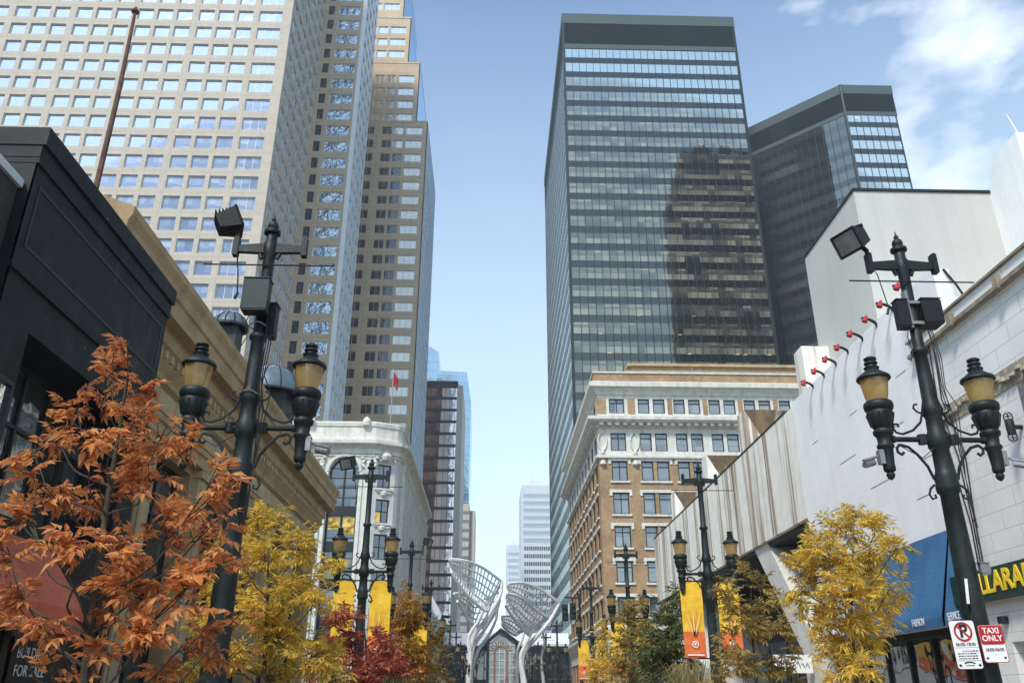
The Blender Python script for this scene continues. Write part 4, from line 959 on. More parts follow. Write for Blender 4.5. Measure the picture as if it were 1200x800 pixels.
sculpture('white lattice tree sculpture fanning out right of the gabled glass front',
    [([(595, 684, -4), (612, 683, -2), (633, 690, 1), (656, 706, 3)], [(594, 693, -4), (602, 712, -2), (613, 730, 0), (622, 742, 2)], 5, 16, 0),
     ([(594, 695, -5), (610, 700, -3), (625, 712, 0), (640, 722, 2)], [(592, 708, -5), (602, 724, -3), (612, 736, 0), (620, 744, 2)], 4, 13, -3)],
    [([(656, 706), (645, 726), (630, 744), (616, 760), (611, 775), (614, 800)], 3, .28, .6), ([(622, 743), (614, 758), (610, 772), (615, 800)], 1, .25, .4),
     ([(636, 740), (638, 755), (634, 772), (637, 800)], 5, .2, .32)], 150)
sculpture('small white lattice tree sculpture behind the gable between the two large ones',
    [([(588, 722, -3), (600, 722, -1), (616, 735, 1)], [(588, 731, -3), (594, 738, -1), (604, 744, 1)], 4, 10, 0)],
    [([(616, 735), (612, 748), (606, 765), (606, 800)], 1, .2, .4)], 161)

# ------------------------------------------------------------------ street lamps
def spiral(c, r, a0, turns, sgn, n=14):   # flat curl in the arm's plane
    return [(c[0]+r*(1-k/n*.75)*math.cos(a0+sgn*turns*2*math.pi*k/n), 0, c[1]+r*(1-k/n*.75)*math.sin(a0+sgn*turns*2*math.pi*k/n)) for k in range(n+1)]
lp = thing('street_lamp', (0, 0, 0), 'x', 'street lamp', 'twin lantern street lamps along both kerbs')
pole0 = [(.30, 0), (.30, .22), (.26, .3), (.24, .34), (.22, .9), (.24, .95), (.24, 1.05), (.19, 1.12), (.175, 1.9), (.165, 2.6), (.15, 3.3), (.135, 3.93), (.17, 3.96), (.18, 4.02), (.165, 4.08), (.18, 4.14), (.15, 4.2), (.135, 4.24), (.13, 4.5), (.165, 4.53), (.17, 4.6), (.17, 4.68), (.135, 4.74), (.125, 4.92), (.15, 4.96), (.165, 5.02), (.14, 5.1), (.12, 5.16), (.1, 5.5), (.09, 5.78), (.125, 5.81), (.13, 5.85), (.085, 5.9), (.08, 6.6), (.085, 7.0), (.1, 7.05), (.105, 7.2), (.085, 7.22), (.08, 7.34)]
pole = [(r_*(.8 if z_ < 5.2 else .88), z_) for r_, z_ in pole0]; m = MB(); m.lathe(pole, (0, 0, 0), 20); m.build('pole', 'lamp_green', lp, True, 50)
m = MB(); m.lathe([(.085, 7.34), (.11, 7.36), (.11, 7.4), (.06, 7.44), (.075, 7.47), (.065, 7.52), (.025, 7.56), (.035, 7.58), (.012, 7.63), (.004, 7.68)], (0, 0, 0), 14); m.build('finial', 'lamp_green', lp, True, 50)
m = MB()
for s in (-1, 1):
    pts = [(0, 7.06), (s*.06, 7.06), (s*.44, 7.075), (s*.44, 7.03+.14), (s*.12, 7.2), (0, 7.21)]
    m.prism(Fr((0, 0, 0), XP, YN), [(a, b) for a, b in pts], -.035, .035); m.prism(Fr((0, 0, 0), XP, YN), [(s*.42, 7.02), (s*.49, 7.02), (s*.49, 7.3), (s*.46, 7.32), (s*.42, 7.3)], -.05, .05)
    m.tube([(s*.1, 0, 6.98), (s*.13, 0, 7.05)], .03, 6)
m.build('top_arm', 'lamp_green', lp)
m = MB(); m.tube([(-.82, -.09, 6.84), (.9, -.09, 6.84)], .011, 5); m.build('cross_rod', 'dark_metal', lp)
m = MB(); m.tube([(-.6, 0, 4.63), (.6, 0, 4.63)], .035, 10)
for s in (-1, 1): m.lathe([(.06, -.06), (.06, .06)], (s*.2, 0, 4.63), 10); m.tube([(s*.56, 0, 4.63), (s*.6, 0, 4.63)], .05, 10)
m.build('lamp_arm', 'lamp_green', lp, True)
for s in (-1, 1):
    m = MB()
    up_ = [(s*.13, 0, 5.0), (s*.18, 0, 4.86), (s*.3, 0, 4.75), (s*.44, 0, 4.7), (s*.52, 0, 4.72), (s*.555, 0, 4.78), (s*.53, 0, 4.83), (s*.485, 0, 4.83), (s*.475, 0, 4.79)]
    dn = [(s*.15, 0, 4.12), (s*.2, 0, 4.28), (s*.3, 0, 4.43), (s*.4, 0, 4.53), (s*.5, 0, 4.56), (s*.55, 0, 4.52), (s*.545, 0, 4.46), (s*.5, 0, 4.43), (s*.47, 0, 4.46)]
    m.tube(up_, .016, 6); m.tube(dn, .02, 6)
    m.tube([(s*.15, 0, 4.98), (s*.2, 0, 5.0), (s*.24, 0, 5.05), (s*.22, 0, 5.1), (s*.18, 0, 5.1)], .014, 6)
    m.tube([(s*.16, 0, 4.05), (s*.22, 0, 4.0), (s*.25, 0, 3.93), (s*.22, 0, 3.87), (s*.17, 0, 3.89), (s*.18, 0, 3.93)], .015, 6)
    m.build('scroll_bracket', 'lamp_green', lp, True)
lan = [(.004, 4.1), (.04, 4.13), (.055, 4.17), (.04, 4.2), (.07, 4.22), (.075, 4.26), (.07, 4.3), (.085, 4.5), (.105, 4.52), (.105, 4.55), (.085, 4.57), (.09, 4.66), (.12, 4.69), (.125, 4.73), (.1, 4.76), (.12, 4.79), (.15, 4.88), (.165, 4.97), (.15, 5.0), (.175, 5.02), (.185, 5.07), (.175, 5.11), (.15, 5.13)]
for s in (-1, 1):
    m = MB(); m.lathe(lan, (s*.69, 0, 0), 18)
    for k in range(12): a = k*math.pi/6; m.tube([(s*.69+.125*math.cos(a), .125*math.sin(a), 4.8), (s*.69+.165*math.cos(a), .165*math.sin(a), 4.96)], .012, 4)
    b = m.build('lantern', 'lamp_green', lp, True, 50)
    m = MB(); m.lathe([(.13, 5.13), (.15, 5.2), (.185, 5.42)], (s*.69, 0, 0), 8); g = m.build('lantern_glass', 'amber', b, True, 60)
    m = MB(); m.lathe([(.2, 5.42), (.215, 5.44), (.205, 5.47), (.16, 5.5), (.11, 5.54), (.085, 5.56), (.09, 5.58), (.1, 5.6), (.07, 5.61), (.065, 5.64), (.085, 5.65), (.085, 5.67), (.06, 5.68), (.06, 5.7), (.08, 5.71), (.08, 5.73), (.05, 5.75), (.01, 5.755)], (s*.69, 0, 0), 18)
    m.build('lantern_cap', 'lamp_green', b, True, 50)
LROW = [(-3.0, 9.8), (-3.27, 22.25), (-3.22, 34.8), (-3.2, 47), (-3.2, 72), (-3.2, 86), (-3.2, 100), (-3.2, 115)]
RROW = [(5.67, 10.0), (5.75, 22.35), (5.7, 35.3), (5.5, 46.6), (5.6, 72), (5.6, 86), (5.6, 100), (5.6, 115)]
LL = ['nearest street lamp on the left, with a metal box and floodlight, beside the orange tree', 'second street lamp on the left, with a floodlight, before the white corner building', 'third street lamp on the left, floodlight on its right arm', 'fourth street lamp on the left, past the tan building corner', 'fifth street lamp from the viewer on the left', 'sixth street lamp from the viewer on the left', 'seventh street lamp from the viewer on the left', 'farthest street lamp on the left row']
RL = ['nearest street lamp on the right, with floodlight, two boxes and parking signs', 'second street lamp on the right, with two banners in front of the concrete building', 'third street lamp on the right, with banners before the brick building', 'fourth street lamp on the right, small banners by the brick corner', 'fifth street lamp from the viewer on the right', 'sixth street lamp from the viewer on the right', 'seventh street lamp from the viewer on the right', 'farthest street lamp on the right row']
lamps = []; first = True
for row, labs in ((LROW, LL), (RROW, RL)):
    for (x, y), lb in zip(row, labs):
        o = lp if first else copy_tree(lp); first = False; o.location = (x, y, 0); o['label'] = lb; lamps.append(o)
L1, L2, L3, L4 = lamps[:4]; R1, R2, R3, R4 = lamps[8:12]
def flood(lamp, s, yaw, tilt, sc=1.0, rust=False):
    # box floodlight on the end of the top arm
    rot = Matrix.Rotation(yaw, 3, 'Z') @ Matrix.Rotation(tilt, 3, 'Y')
    c = Vector((s*.46+s*.02, 0, 7.42)); hw, hh, hd = .2*sc, .16*sc, .15*sc
    def T(p): return tuple(c+rot @ Vector(p)+Vector((s*.14, 0, .1)))
    m = MB(); b = len(m.v)
    fr_ = [(-hd, -hw, -hh), (-hd, hw, -hh), (-hd, hw, hh), (-hd, -hw, hh)]; bk = [(hd, -hw*.72, -hh*.62), (hd, hw*.72, -hh*.62), (hd, hw*.72, hh*.62), (hd, -hw*.72, hh*.62)]
    m.add([T(p) for p in fr_+bk], [(0, 1, 2, 3), (7, 6, 5, 4), (0, 4, 5, 1), (1, 5, 6, 2), (2, 6, 7, 3), (3, 7, 4, 0)])
    for a_, b_ in ((0, 1), (1, 2), (2, 3), (3, 0)): m.tube([T(fr_[a_]), T(fr_[b_])], .018, 4)
    for k in range(5): x = -hd*.5+k*hd*.33; m.add([T((x, -hw*.8, hh*.7)), T((x, hw*.8, hh*.7)), T((x, hw*.8, hh*1.05)), T((x, -hw*.8, hh*1.05)), T((x+.012, -hw*.8, hh*.7)), T((x+.012, hw*.8, hh*.7)), T((x+.012, hw*.8, hh*1.05)), T((x+.012, -hw*.8, hh*1.05))], [(0, 1, 2, 3), (4, 5, 6, 7), (3, 2, 6, 7), (0, 3, 7, 4), (1, 2, 6, 5)])
    m.tube([(s*.455, 0, 7.25), (s*.455, 0, 7.36), T((hd*.5, 0, -hh*.5))], .035, 6)
    fo = m.build('floodlight', 'dark_metal', lamp); m = MB()
    m.add([T((-hd-.004, -hw*.85, -hh*.85)), T((-hd-.004, hw*.85, -hh*.85)), T((-hd-.004, hw*.85, hh*.85)), T((-hd-.004, -hw*.85, hh*.85))], [(0, 1, 2, 3)]); m.build('lens', 'lens', fo)
    m = MB(); m.tube([(s*.44, -.03, 7.1), (s*.4, -.06, 6.95), (s*.36, -.05, 6.7), (s*.34, -.06, 6.5), (s*.33, -.05, 6.42)], .009, 4); m.tube([(s*.33, -.05, 6.45), (s*.36, -.05, 6.36)], .018, 5); m.build('hanging_wire', 'cable', lamp)
def part_box(lamp, nm, x0, x1, y0, y1, z0, z1, mat):
    m = MB(); m.box(x0, x1, y0, y1, z0, z1); m.box(x0-.008, x1+.008, y0-.008, y0+.02, z0+.02, z1-.02) ; m.box(x0-.012, x1+.012, y0-.012, y1+.012, z1, z1+.012)
    return m.build(nm, mat, lamp)
def camera_(lamp, s, z):
    m = MB(); x = s*.69+s*.0; m.box(x-s*.0-.07, x+.07, -.16, -.06, z, z+.24) if False else m.box(x+(s*.09)-.03, x+(s*.09)+.03, -.06, .04, z+.02, z+.2)
    m.tube([(x+s*.13, 0, z+.12), (x+s*.22, -.02, z+.1), (x+s*.25, -.04, z+.04)], .016, 5); m.build('camera_bracket', 'grey_metal', lamp)
    m = MB(); m.tube([(x+s*.2, -.02, z+.04), (x+s*.36, -.12, z-.02)], .04, 10); m.tube([(x+s*.18, -.02, z+.1), (x+s*.38, -.14, z+.03)], .018, 6); m.build('security_camera', 'grey_metal', lamp, True)
flood(R1, -1, R(25), R(-28), 1.0); flood(L1, -1, R(-160), R(25), .95); flood(L2, -1, R(60), R(-25), .95); flood(L3, 1, R(160), R(-20), .95)
part_box(R1, 'control_box', .09, .34, -.14, .1, 6.2, 6.56, 'lamp_dark'); part_box(R1, 'small_box', -.24, -.1, -.12, .02, 6.15, 6.55, 'lamp_dark')
m = MB(); m.box(-.1, -.06, -.1, 0, 6.15, 6.7); m.box(-.1, .1, -.11, -.08, 6.2, 6.24); m.box(-.1, .1, -.11, -.08, 6.5, 6.54); m.build('box_bracket', 'grey_metal', R1)
part_box(L1, 'control_box', -.19, .12, -.28, -.09, 6.1, 6.55, 'box_green'); part_box(L1, 'small_box', .1, .19, -.05, .13, 5.85, 6.3, 'lamp_dark')
for z_ in (5.98, 5.06): m = MB(); m.tube([(.14*math.cos(a), .14*math.sin(a), z_+.02*math.sin(3*a)) for a in [k*math.pi/8 for k in range(17)]], .01, 4); m.build('strap', 'grey_metal', L1)
camera_(R1, -1, 4.28); camera_(R1, 1, 4.28); camera_(L1, 1, 4.32)
for lamp, ds in ((R1, .12), (L1, .1)):
    m = MB(); rr = random.Random(9)
    for k in range(4):
        m.tube([(ds+.02*k, -.08, 6.15), (ds+.03+.03*k*rr.random(), -.1, 5.7), (ds+.0+.02*k, -.1, 5.25+.1*rr.random()), (ds+.06+.05*k*rr.random(), -.1, 4.75+.1*k), (ds+.07, -.1, 4.1), (ds+.05+.03*k*rr.random(), -.12, 3.5), (ds+.04, -.12, 3.0+.3*k)], .007, 4)
    m.tube([(-ds, -.08, 6.2), (-ds-.06, -.1, 6.0), (-ds-.02, -.09, 5.8), (-ds-.08, -.1, 5.66)], .007, 4); m.tube([(-.12, -.1, 4.5), (-.3, -.12, 4.36), (-.45, -.1, 4.45), (-.58, -.08, 4.55)], .006, 4)
    m.build('cable_bundle', 'cable', lamp)
part_box(R1, 'outlet_box', .1, .2, -.17, -.1, 2.95, 3.08, 'grey_metal')
m = MB(); m.tube([(-.13, -.15, 2.62), (-.1, -.15, 2.9)], .018, 6); m.build('reflector_strip', 'white_paint', R1)

# ------------------------------------------------------------------ signs on the near right lamp
def rrect(w, h, r, n=5):
    pts = []
    for cx, cy, a0 in ((w/2-r, h/2-r, 0), (-w/2+r, h/2-r, 90), (-w/2+r, -h/2+r, 180), (w/2-r, -h/2+r, 270)):
        for k in range(n+1): a = R(a0+90*k/n); pts.append((cx+r*math.cos(a), cy+r*math.sin(a)))
    return pts
def plate(m, f, pts, d0, d1, cx=0, cy=0): m.prism(f, [(a+cx, b+cy) for a, b in pts], d0, d1)
SYf = 9.72
s1 = thing('parking_sign', (5.34, SYf, 2.17), 'white no parking sign with a red circle on the near right lamp post', 'road sign')
f = Fr((5.34, SYf, 2.17), XP, YN); m = MB(); plate(m, f, rrect(.3, .52, .03), -.004, 0); m.build('plate', 'black', s1)
m = MB(); plate(m, f, rrect(.285, .505, .027), 0, .002); m.build('face', 'white_paint', s1)
m = MB()
N = 28
for k in range(N):
    a, b = 2*math.pi*k/N, 2*math.pi*(k+1)/N
    m.quad(*[f.p(r_*math.cos(t_), .135+r_*math.sin(t_), .006) for r_, t_ in ((.082, a), (.105, a), (.105, b), (.082, b))])
m.quad(f.p(-.068, .135+.055, .0065), f.p(-.055, .135+.07, .0065), f.p(.068, .135-.055, .0065), f.p(.055, .135-.07, .0065)); m.build('prohibition_ring', 'sign_red', s1)
put_text('P', .19, f.p(.004, .135, .004), XP, YN, 'black', s1, 'sign_lettering', .0006, bold=.006)
put_text('06:00-18:00', .05, f.p(0, .0, .004), XP, YN, 'black', s1, 'sign_lettering', .0005, bold=.001, xs=.95)
m = MB(); rr = random.Random(4)
for k in range(4):
    x = -.11+.02*(k == 0)*3
    while x < .1:
        w_ = rr.uniform(.006, .03); m.fbox(f, x, x+w_, -.075-k*.026, -.063-k*.026, .003, .0035); x += w_+.007
m.fbox(f, -.135, .135, -.035, -.032, .003, .0036); m.fbox(f, -.135, .135, -.17, -.167, .003, .0036)
for s in (-1, 1): m.prism(f, [(s*.11, -.2), (s*.13, -.218), (s*.11, -.236), (s*.09, -.218)], .003, .004)
m.tube([f.p(-.06+.02*k, -.195+.012*math.sin(k*.55), .004) for k in range(7)], .007, 4); m.fbox(f, -.05, .05, -.225, -.216, .003, .0036); m.build('small_print', 'black', s1)
s2 = thing('taxi_sign', (5.65, SYf-.01, 2.18), 'red and white taxi only sign beside the no parking sign', 'road sign')
f = Fr((5.65, SYf-.01, 2.18), XP, YN); m = MB(); plate(m, f, rrect(.28, .4, .03), -.004, 0); m.build('plate', 'sign_red', s2)
m = MB(); plate(m, f, rrect(.265, .385, .027), 0, .002); m.build('face', 'white_paint', s2)
m = MB(); plate(m, f, rrect(.262, .2, .025), .0021, .004, 0, .09); m.build('red_panel', 'sign_red', s2)
put_text('TAXI', .085, f.p(0, .135, .005), XP, YN, 'white_paint', s2, 'sign_lettering', .0006, bold=.002); put_text('ONLY', .085, f.p(0, .055, .005), XP, YN, 'white_paint', s2, 'sign_lettering', .0006, bold=.002)
put_text('18:00-06:00', .048, f.p(0, -.065, .004), XP, YN, 'black', s2, 'sign_lettering', .0005, bold=.001, xs=.95)
m = MB()
for s in (-1, 1): m.prism(f, [(s*.1, -.135), (s*.118, -.15), (s*.1, -.165), (s*.082, -.15)], .003, .004)
m.fbox(f, -.012, .012, -.118, -.114, .003, .0036); m.build('small_print', 'black', s2)
for s_, dx in ((s1, 0), (s2, 0)):
    m = MB(); o_ = s_['_o']; m.box(o_[0]-.04, o_[0]+.04, o_[1]+.005, 9.87, o_[2]-.02, o_[2]+.02); m.build('bracket', 'grey_metal', s_)
for o in (s1, s2): o.rotation_euler.y = R(-1.5)

# ------------------------------------------------------------------ banners
t = NT('banner_yellow'); n = t.noise(6, 5); t.princ(t.ramp(n, [(.35, (.72, .4, .02)), (.7, (.85, .55, .05))]), .8); MT['banner_y'] = t.m
t = NT('banner_orange'); n = t.noise(5, 4); t.princ(t.ramp(n, [(.35, (.62, .13, .03)), (.7, (.75, .2, .05))]), .8); MT['banner_o'] = t.m
MT['banner_pale'] = plain('banner_pale_ray', (.85, .66, .3), .8, .1)
def banner(lamp, s, zt, zb, label, w=.56):
    lx, ly, _ = lamp.location; x0 = lx+s*.2; x1 = lx+s*(.2+w); xa, xb = min(x0, x1), max(x0, x1)
    th = thing('banner', ((xa+xb)/2, ly, zb), label, 'banner', 'yellow and orange banners on the lamp posts')
    f = Fr((xa, ly-.0, zb), XP, YN); H = zt-zb; zo = H*.34; m = MB(); W_ = w
    n = 10
    def wv(u, z): return .02*math.sin(u*7+z*3)+.012*math.sin(z*6)
    zsn = [0, zo*.5, zo]+[zo+(H-zo)*k/6 for k in range(1, 7)]
    for zi in range(len(zsn)-1):
        m.cur = 1 if zsn[zi+1] <= zo+1e-6 else 0
        for k in range(n):
            u0, u1 = W_*k/n, W_*(k+1)/n; a_, b_ = zsn[zi], zsn[zi+1]
            for dd in (0, -.012): m.quad(f.p(u0, a_, wv(u0, a_)+dd), f.p(u1, a_, wv(u1, a_)+dd), f.p(u1, b_, wv(u1, b_)+dd), f.p(u0, b_, wv(u0, b_)+dd))
    # rays rising out of the orange field and speckles
    rr = random.Random(11)
    for k in range(9):
        a = R(90+(k-4)*13); l0, l1 = H*.02, H*(.3+.12*rr.random()); cu, cz = W_*.5, zo*.9; wdt = .018
        p0 = (cu+l0*math.cos(a)*1.2, cz); p1 = (cu+l1*math.cos(a)*.7, cz+l1*math.sin(a))
        if not 0.02 < p1[0] < W_-.02: continue
        m.cur = 1 if k % 2 else 2
        m.add([f.p(p0[0]-wdt, p0[1], .05), f.p(p0[0]+wdt, p0[1], .05), f.p(p1[0], p1[1], .05)], [(0, 1, 2)])
        m.add([f.p(p0[0]-wdt, p0[1], -.055), f.p(p0[0]+wdt, p0[1], -.055), f.p(p1[0], p1[1], -.055)], [(0, 1, 2)])
    for k in range(10):
        u, z = rr.uniform(.08, W_-.08), rr.uniform(zo*1.6, H*.95); r_ = rr.uniform(.006, .014); m.cur = 2
        m.add([f.p(u+r_*math.cos(a), z+r_*math.sin(a), .048) for a in [j*math.pi/3 for j in range(6)]], [tuple(range(6))])
    m.cur = 3
    cu, cz = W_*.5, zo*.52; r_ = .085
    for j in range(16):
        a, b = j*math.pi/8, (j+1)*math.pi/8; m.quad(*[f.p(cu+q*math.cos(t_), cz+q*math.sin(t_), .05) for q, t_ in ((r_*.72, a), (r_, a), (r_, b), (r_*.72, b))])
    m.fbox(f, cu-.035, cu+.035, cz-.0, cz+.03, .046, .05); m.fbox(f, cu-.012, cu+.012, cz-.045, cz, .046, .05)
    m.fbox(f, W_*.12, W_*.88, zo*.1, zo*.15, .04, .048)
    m.build('cloth', ['banner_y', 'banner_o', 'banner_pale', 'white_paint'], th)
    m = MB()
    for z in (0, H): m.tube([(lx+s*.1, ly, zb+z), (x1+s*.02, ly, zb+z)], .018, 6)
    m.build('banner_rod', 'lamp_dark', th)
banner(R2, -1, 4.45, 2.55, 'yellow and orange banner left of the second lamp post on the right side')
banner(R2, 1, 4.45, 2.55, 'yellow and orange banner right of the second lamp post on the right, behind leaves')
banner(R3, -1, 4.5, 2.5, 'yellow and orange banner left of the lamp post before the brick building'); banner(R3, 1, 4.5, 2.5, 'yellow banner right of the lamp post before the brick building')
banner(R4, -1, 4.5, 2.5, 'small yellow and orange banner left of the fourth lamp post on the right'); banner(R4, 1, 4.5, 2.5, 'small yellow banner right of the fourth lamp post on the right')
banner(L2, -1, 4.4, 2.35, 'yellow banner left of the second lamp post on the left side', .54); banner(L2, 1, 4.4, 2.35, 'yellow banner right of the second lamp post on the left side', .54)
banner(L3, 1, 4.3, 2.2, 'amber banner right of the third lamp post on the left side')

# traffic signal by the brick corner
p = A(672, 716, 60); th = thing('traffic_signal', (p.x+.4, 60, 0), 'black traffic signal head left of the brick building corner', 'traffic light')
m = MB(); m.tube([(p.x+.45, 60, 0), (p.x+.45, 60, p.z+1.2)], [.12, .07], 8); m.tube([(p.x+.45, 60, p.z+.9), (p.x-.6, 60, p.z+.95)], .05, 6); m.build('pole', 'lamp_dark', th)
for i, (dx, dz) in enumerate(((-.05, 0), (-.6, -.1))):
    m = MB(); cx = p.x+dx; m.box(cx-.2, cx+.2, 59.75, 60.0, p.z-.55+dz, p.z+.55+dz)
    for k in range(3): m.tube([(cx, 59.75, p.z-.36+.36*k+dz), (cx, 59.55, p.z-.36+.36*k+dz)], .13, 10)
    m.build('signal_head', 'black', th)

# ------------------------------------------------------------------ trees
def leaflet(m, base, d, nrm_, L_, w):
    side = d.cross(nrm_); side.normalize(); up_ = nrm_*(w*.28)
    tip = base+d*L_-nrm_*L_*.12; mid = base+d*L_*.42
    m.add([base, mid+side*w*.5+up_, tip, mid-side*w*.5+up_, mid], [(0, 1, 4), (4, 1, 2), (0, 4, 3), (4, 3, 2)])
def compound(m, rng, p, d, size, pairs, ratio):
    d = d.normalized(); nz = Vector((rng.gauss(0, .35), rng.gauss(0, .35), 1)).normalized()
    side = d.cross(nz); 
    if side.length < .1: side = Vector((1, 0, 0))
    side.normalize(); nn = side.cross(d).normalized(); pos = p.copy(); Ll = size*.48
    for k in range(pairs):
        pos = pos+d*(size*.62/pairs); d = (d+Vector((0, 0, -.1))).normalized()
        for s in (-1, 1):
            dd = (d*.55+side*s*.85+Vector((rng.gauss(0, .12), rng.gauss(0, .12), -.25+rng.gauss(0, .12)))).normalized()
            leaflet(m, pos, dd, (nn+side*s*.3+Vector((rng.gauss(0, .2), rng.gauss(0, .2), 0))).normalized(), Ll*rng.uniform(.75, 1.1), Ll*ratio)
    leaflet(m, pos, (d+Vector((0, 0, -.2))).normalized(), nn, Ll*1.1, Ll*ratio)
def tree(name, label, cat, group, Y, clumps, base_px, mat, dens, size, pairs, ratio, tr, seed, spreadY=.6, bark='bark', fork=.35, trunk_top=None, simple=False):
    rng = random.Random(seed); C_ = []
    for (u, v, r_) in clumps:
        yy = Y+rng.uniform(-spreadY, spreadY); c = A(u, v, yy); c.y = yy; depth = yy*.95; C_.append((c, r_*depth/FPX*1.05))
    b = A(*base_px, Y); base = Vector((b.x, Y, .13))
    th = thing(name, tuple(base), label, cat, group)
    top = max(c.z for c, r_ in C_); low = min(c.z for c, r_ in C_)
    tt = A(*trunk_top, Y) if trunk_top else Vector((sum(c.x for c, r_ in C_)/len(C_), Y, lerp(low, top, .75)))
    m = MB(); P_ = [base, Vector((lerp(base.x, tt.x, .25)+rng.gauss(0, .03), Y, lerp(.13, tt.z, .35))), Vector((lerp(base.x, tt.x, .6)+rng.gauss(0, .04), Y+rng.gauss(0, .05), lerp(.13, tt.z, .7))), tt]
    tk = [crv(P_, k/20) for k in range(21)]; m.tube(tk, [tr*(1-k/20*.85) for k in range(21)], 8)
    crown = MB()
    for c, r_ in C_:
        # limb from the trunk to the clump
        st_ = min(range(4, 20), key=lambda k: abs(tk[k].z-(c.z-.45*math.hypot(c.x-tk[k].x, c.y-tk[k].y)-.15))); s_ = tk[st_]
        mid = (s_+c)/2+Vector((rng.gauss(0, .05), rng.gauss(0, .05), -.12*(c-s_).length)); r0 = tr*(1-st_/20*.85)*.45
        lb = [s_, (s_*.6+mid*.4), mid, (mid*.4+c*.6), c]; m.tube([crv(lb, k/10) for k in range(11)], [max(.004, r0*(1-k/10*.8)) for k in range(11)], 5)
        nt = max(4, int(dens*(r_/(size*1.1))**2*22))
        tips = []
        for j in range(max(3, nt//5)):
            d = Vector((rng.gauss(0, 1), rng.gauss(0, 1), rng.gauss(.25, .8))).normalized(); e = c+d*r_*rng.uniform(.35, .95)
            st2 = crv(lb, rng.uniform(.6, 1)); m.tube([st2, (st2+e)/2+Vector((0, 0, -.03)), e], [max(.003, r0*.25), .004, .002], 4); tips.append((st2, e))
        for j in range(nt):
            a_, e = rng.choice(tips); q = lerp(a_, e, rng.uniform(.45, 1.02))+Vector((rng.gauss(0, .08), rng.gauss(0, .08), rng.gauss(0, .08)))*r_*1.6
            d = (e-a_).normalized()*.8+Vector((rng.gauss(0, .7), rng.gauss(0, .7), rng.gauss(-.1, .4)))
            compound(crown, rng, q, d, size*rng.uniform(.55, 1.4), pairs, ratio)
    m.build('trunk', bark, th); crown.build('crown', mat, th); return th
G = 'young trees along the street'
tree('tree', 'orange red leaved young tree in the left foreground, partly hiding the black shop', 'tree', G, 5.2,
     [(150, 403, 16), (136, 438, 26), (163, 455, 22), (168, 480, 24), (118, 466, 20), (88, 478, 18), (62, 505, 22), (34, 520, 14), (35, 550, 24), (100, 515, 30), (150, 520, 28), (195, 500, 22), (222, 525, 26), (255, 555, 26), (180, 560, 36), (120, 578, 34), (70, 570, 28), (35, 600, 26),
      (8, 640, 28), (60, 632, 22), (110, 640, 34), (160, 640, 34), (205, 615, 36), (250, 610, 32), (275, 588, 16), (20, 690, 30), (62, 735, 22), (20, 735, 20), (128, 700, 30), (175, 690, 36), (225, 680, 34), (265, 655, 22), (165, 755, 30), (225, 745, 28), (118, 765, 20), (285, 715, 14), (105, 795, 18), (195, 795, 24), (275, 765, 14), (60, 780, 12)],
     (92, 800), 'orange_leaf', 1.0, .135, 4, .4, .045, 1, .55, trunk_top=(150, 440))
tree('tree', 'golden yellow leaved tree on the left, in front of the tan bank building', 'tree', G, 13.5,
     [(300, 612, 22), (330, 612, 18), (275, 640, 22), (352, 640, 24), (385, 652, 14), (310, 655, 30), (258, 690, 24), (350, 695, 32), (295, 715, 34), (240, 735, 24), (330, 745, 36), (375, 700, 20), (270, 775, 30), (372, 765, 30), (315, 790, 34), (235, 790, 24), (395, 790, 20)],
     (318, 800), 'yellow_leaf', 2.1, .23, 4, .24, .07, 2, 1.1, trunk_top=(315, 640))
tree('tree', 'small crimson leaved tree below the second left lamp post', 'tree', G, 17.5,
     [(392, 725, 16), (415, 722, 14), (450, 752, 16), (412, 755, 22), (440, 775, 28), (382, 765, 18), (425, 795, 30), (370, 790, 18), (462, 790, 18)],
     (422, 800), 'red_leaf', 1.6, .24, 4, .3, .05, 3, .8, bark='bark_dark', trunk_top=(425, 720))
tree('tree', 'amber leaved tree behind the second left lamp post', 'tree', G, 27,
     [(474, 708, 18), (486, 730, 14), (470, 740, 22), (484, 762, 20), (465, 770, 22), (478, 790, 22), (450, 755, 16), (498, 785, 14)],
     (474, 800), 'amber_leaf', 2.2, .33, 3, .3, .08, 4, 1.0, trunk_top=(472, 715))
tree('tree', 'green and gold tree on the left, beside the far row of lamp posts', 'tree', G, 37,
     [(503, 740, 12), (510, 757, 14), (498, 765, 12), (512, 778, 14), (503, 792, 16), (516, 795, 10)],
     (506, 800), 'olive_leaf', 2.0, .4, 3, .32, .09, 5, 1.2, trunk_top=(505, 750))
tree('tree', 'bright yellow tree on the right, in front of the blank white wall', 'tree', G, 13.5,
     [(1005, 603, 14), (990, 622, 22), (1028, 620, 18), (958, 638, 22), (1050, 642, 16), (935, 660, 16), (975, 662, 30), (1015, 660, 30), (1043, 690, 20), (940, 690, 20), (990, 700, 32), (1030, 712, 22), (958, 725, 26), (1005, 742, 26), (1035, 745, 12), (975, 765, 24), (1010, 782, 20), (985, 795, 20)],
     (993, 800), 'yellow_leaf', 2.5, .22, 4, .24, .06, 6, .9, trunk_top=(1000, 640))
tree('tree', 'thin brown and gold tree in front of the slanted concrete leg', 'tree', G, 18.5,
     [(872, 670, 10), (852, 688, 14), (888, 684, 14), (862, 712, 20), (900, 710, 16), (880, 738, 22), (912, 736, 14), (850, 750, 18), (928, 755, 10), (905, 775, 20), (868, 780, 22), (842, 790, 16), (925, 790, 12)],
     (884, 800), 'olive_leaf', 1.5, .27, 4, .28, .05, 7, 1.0, trunk_top=(880, 690))
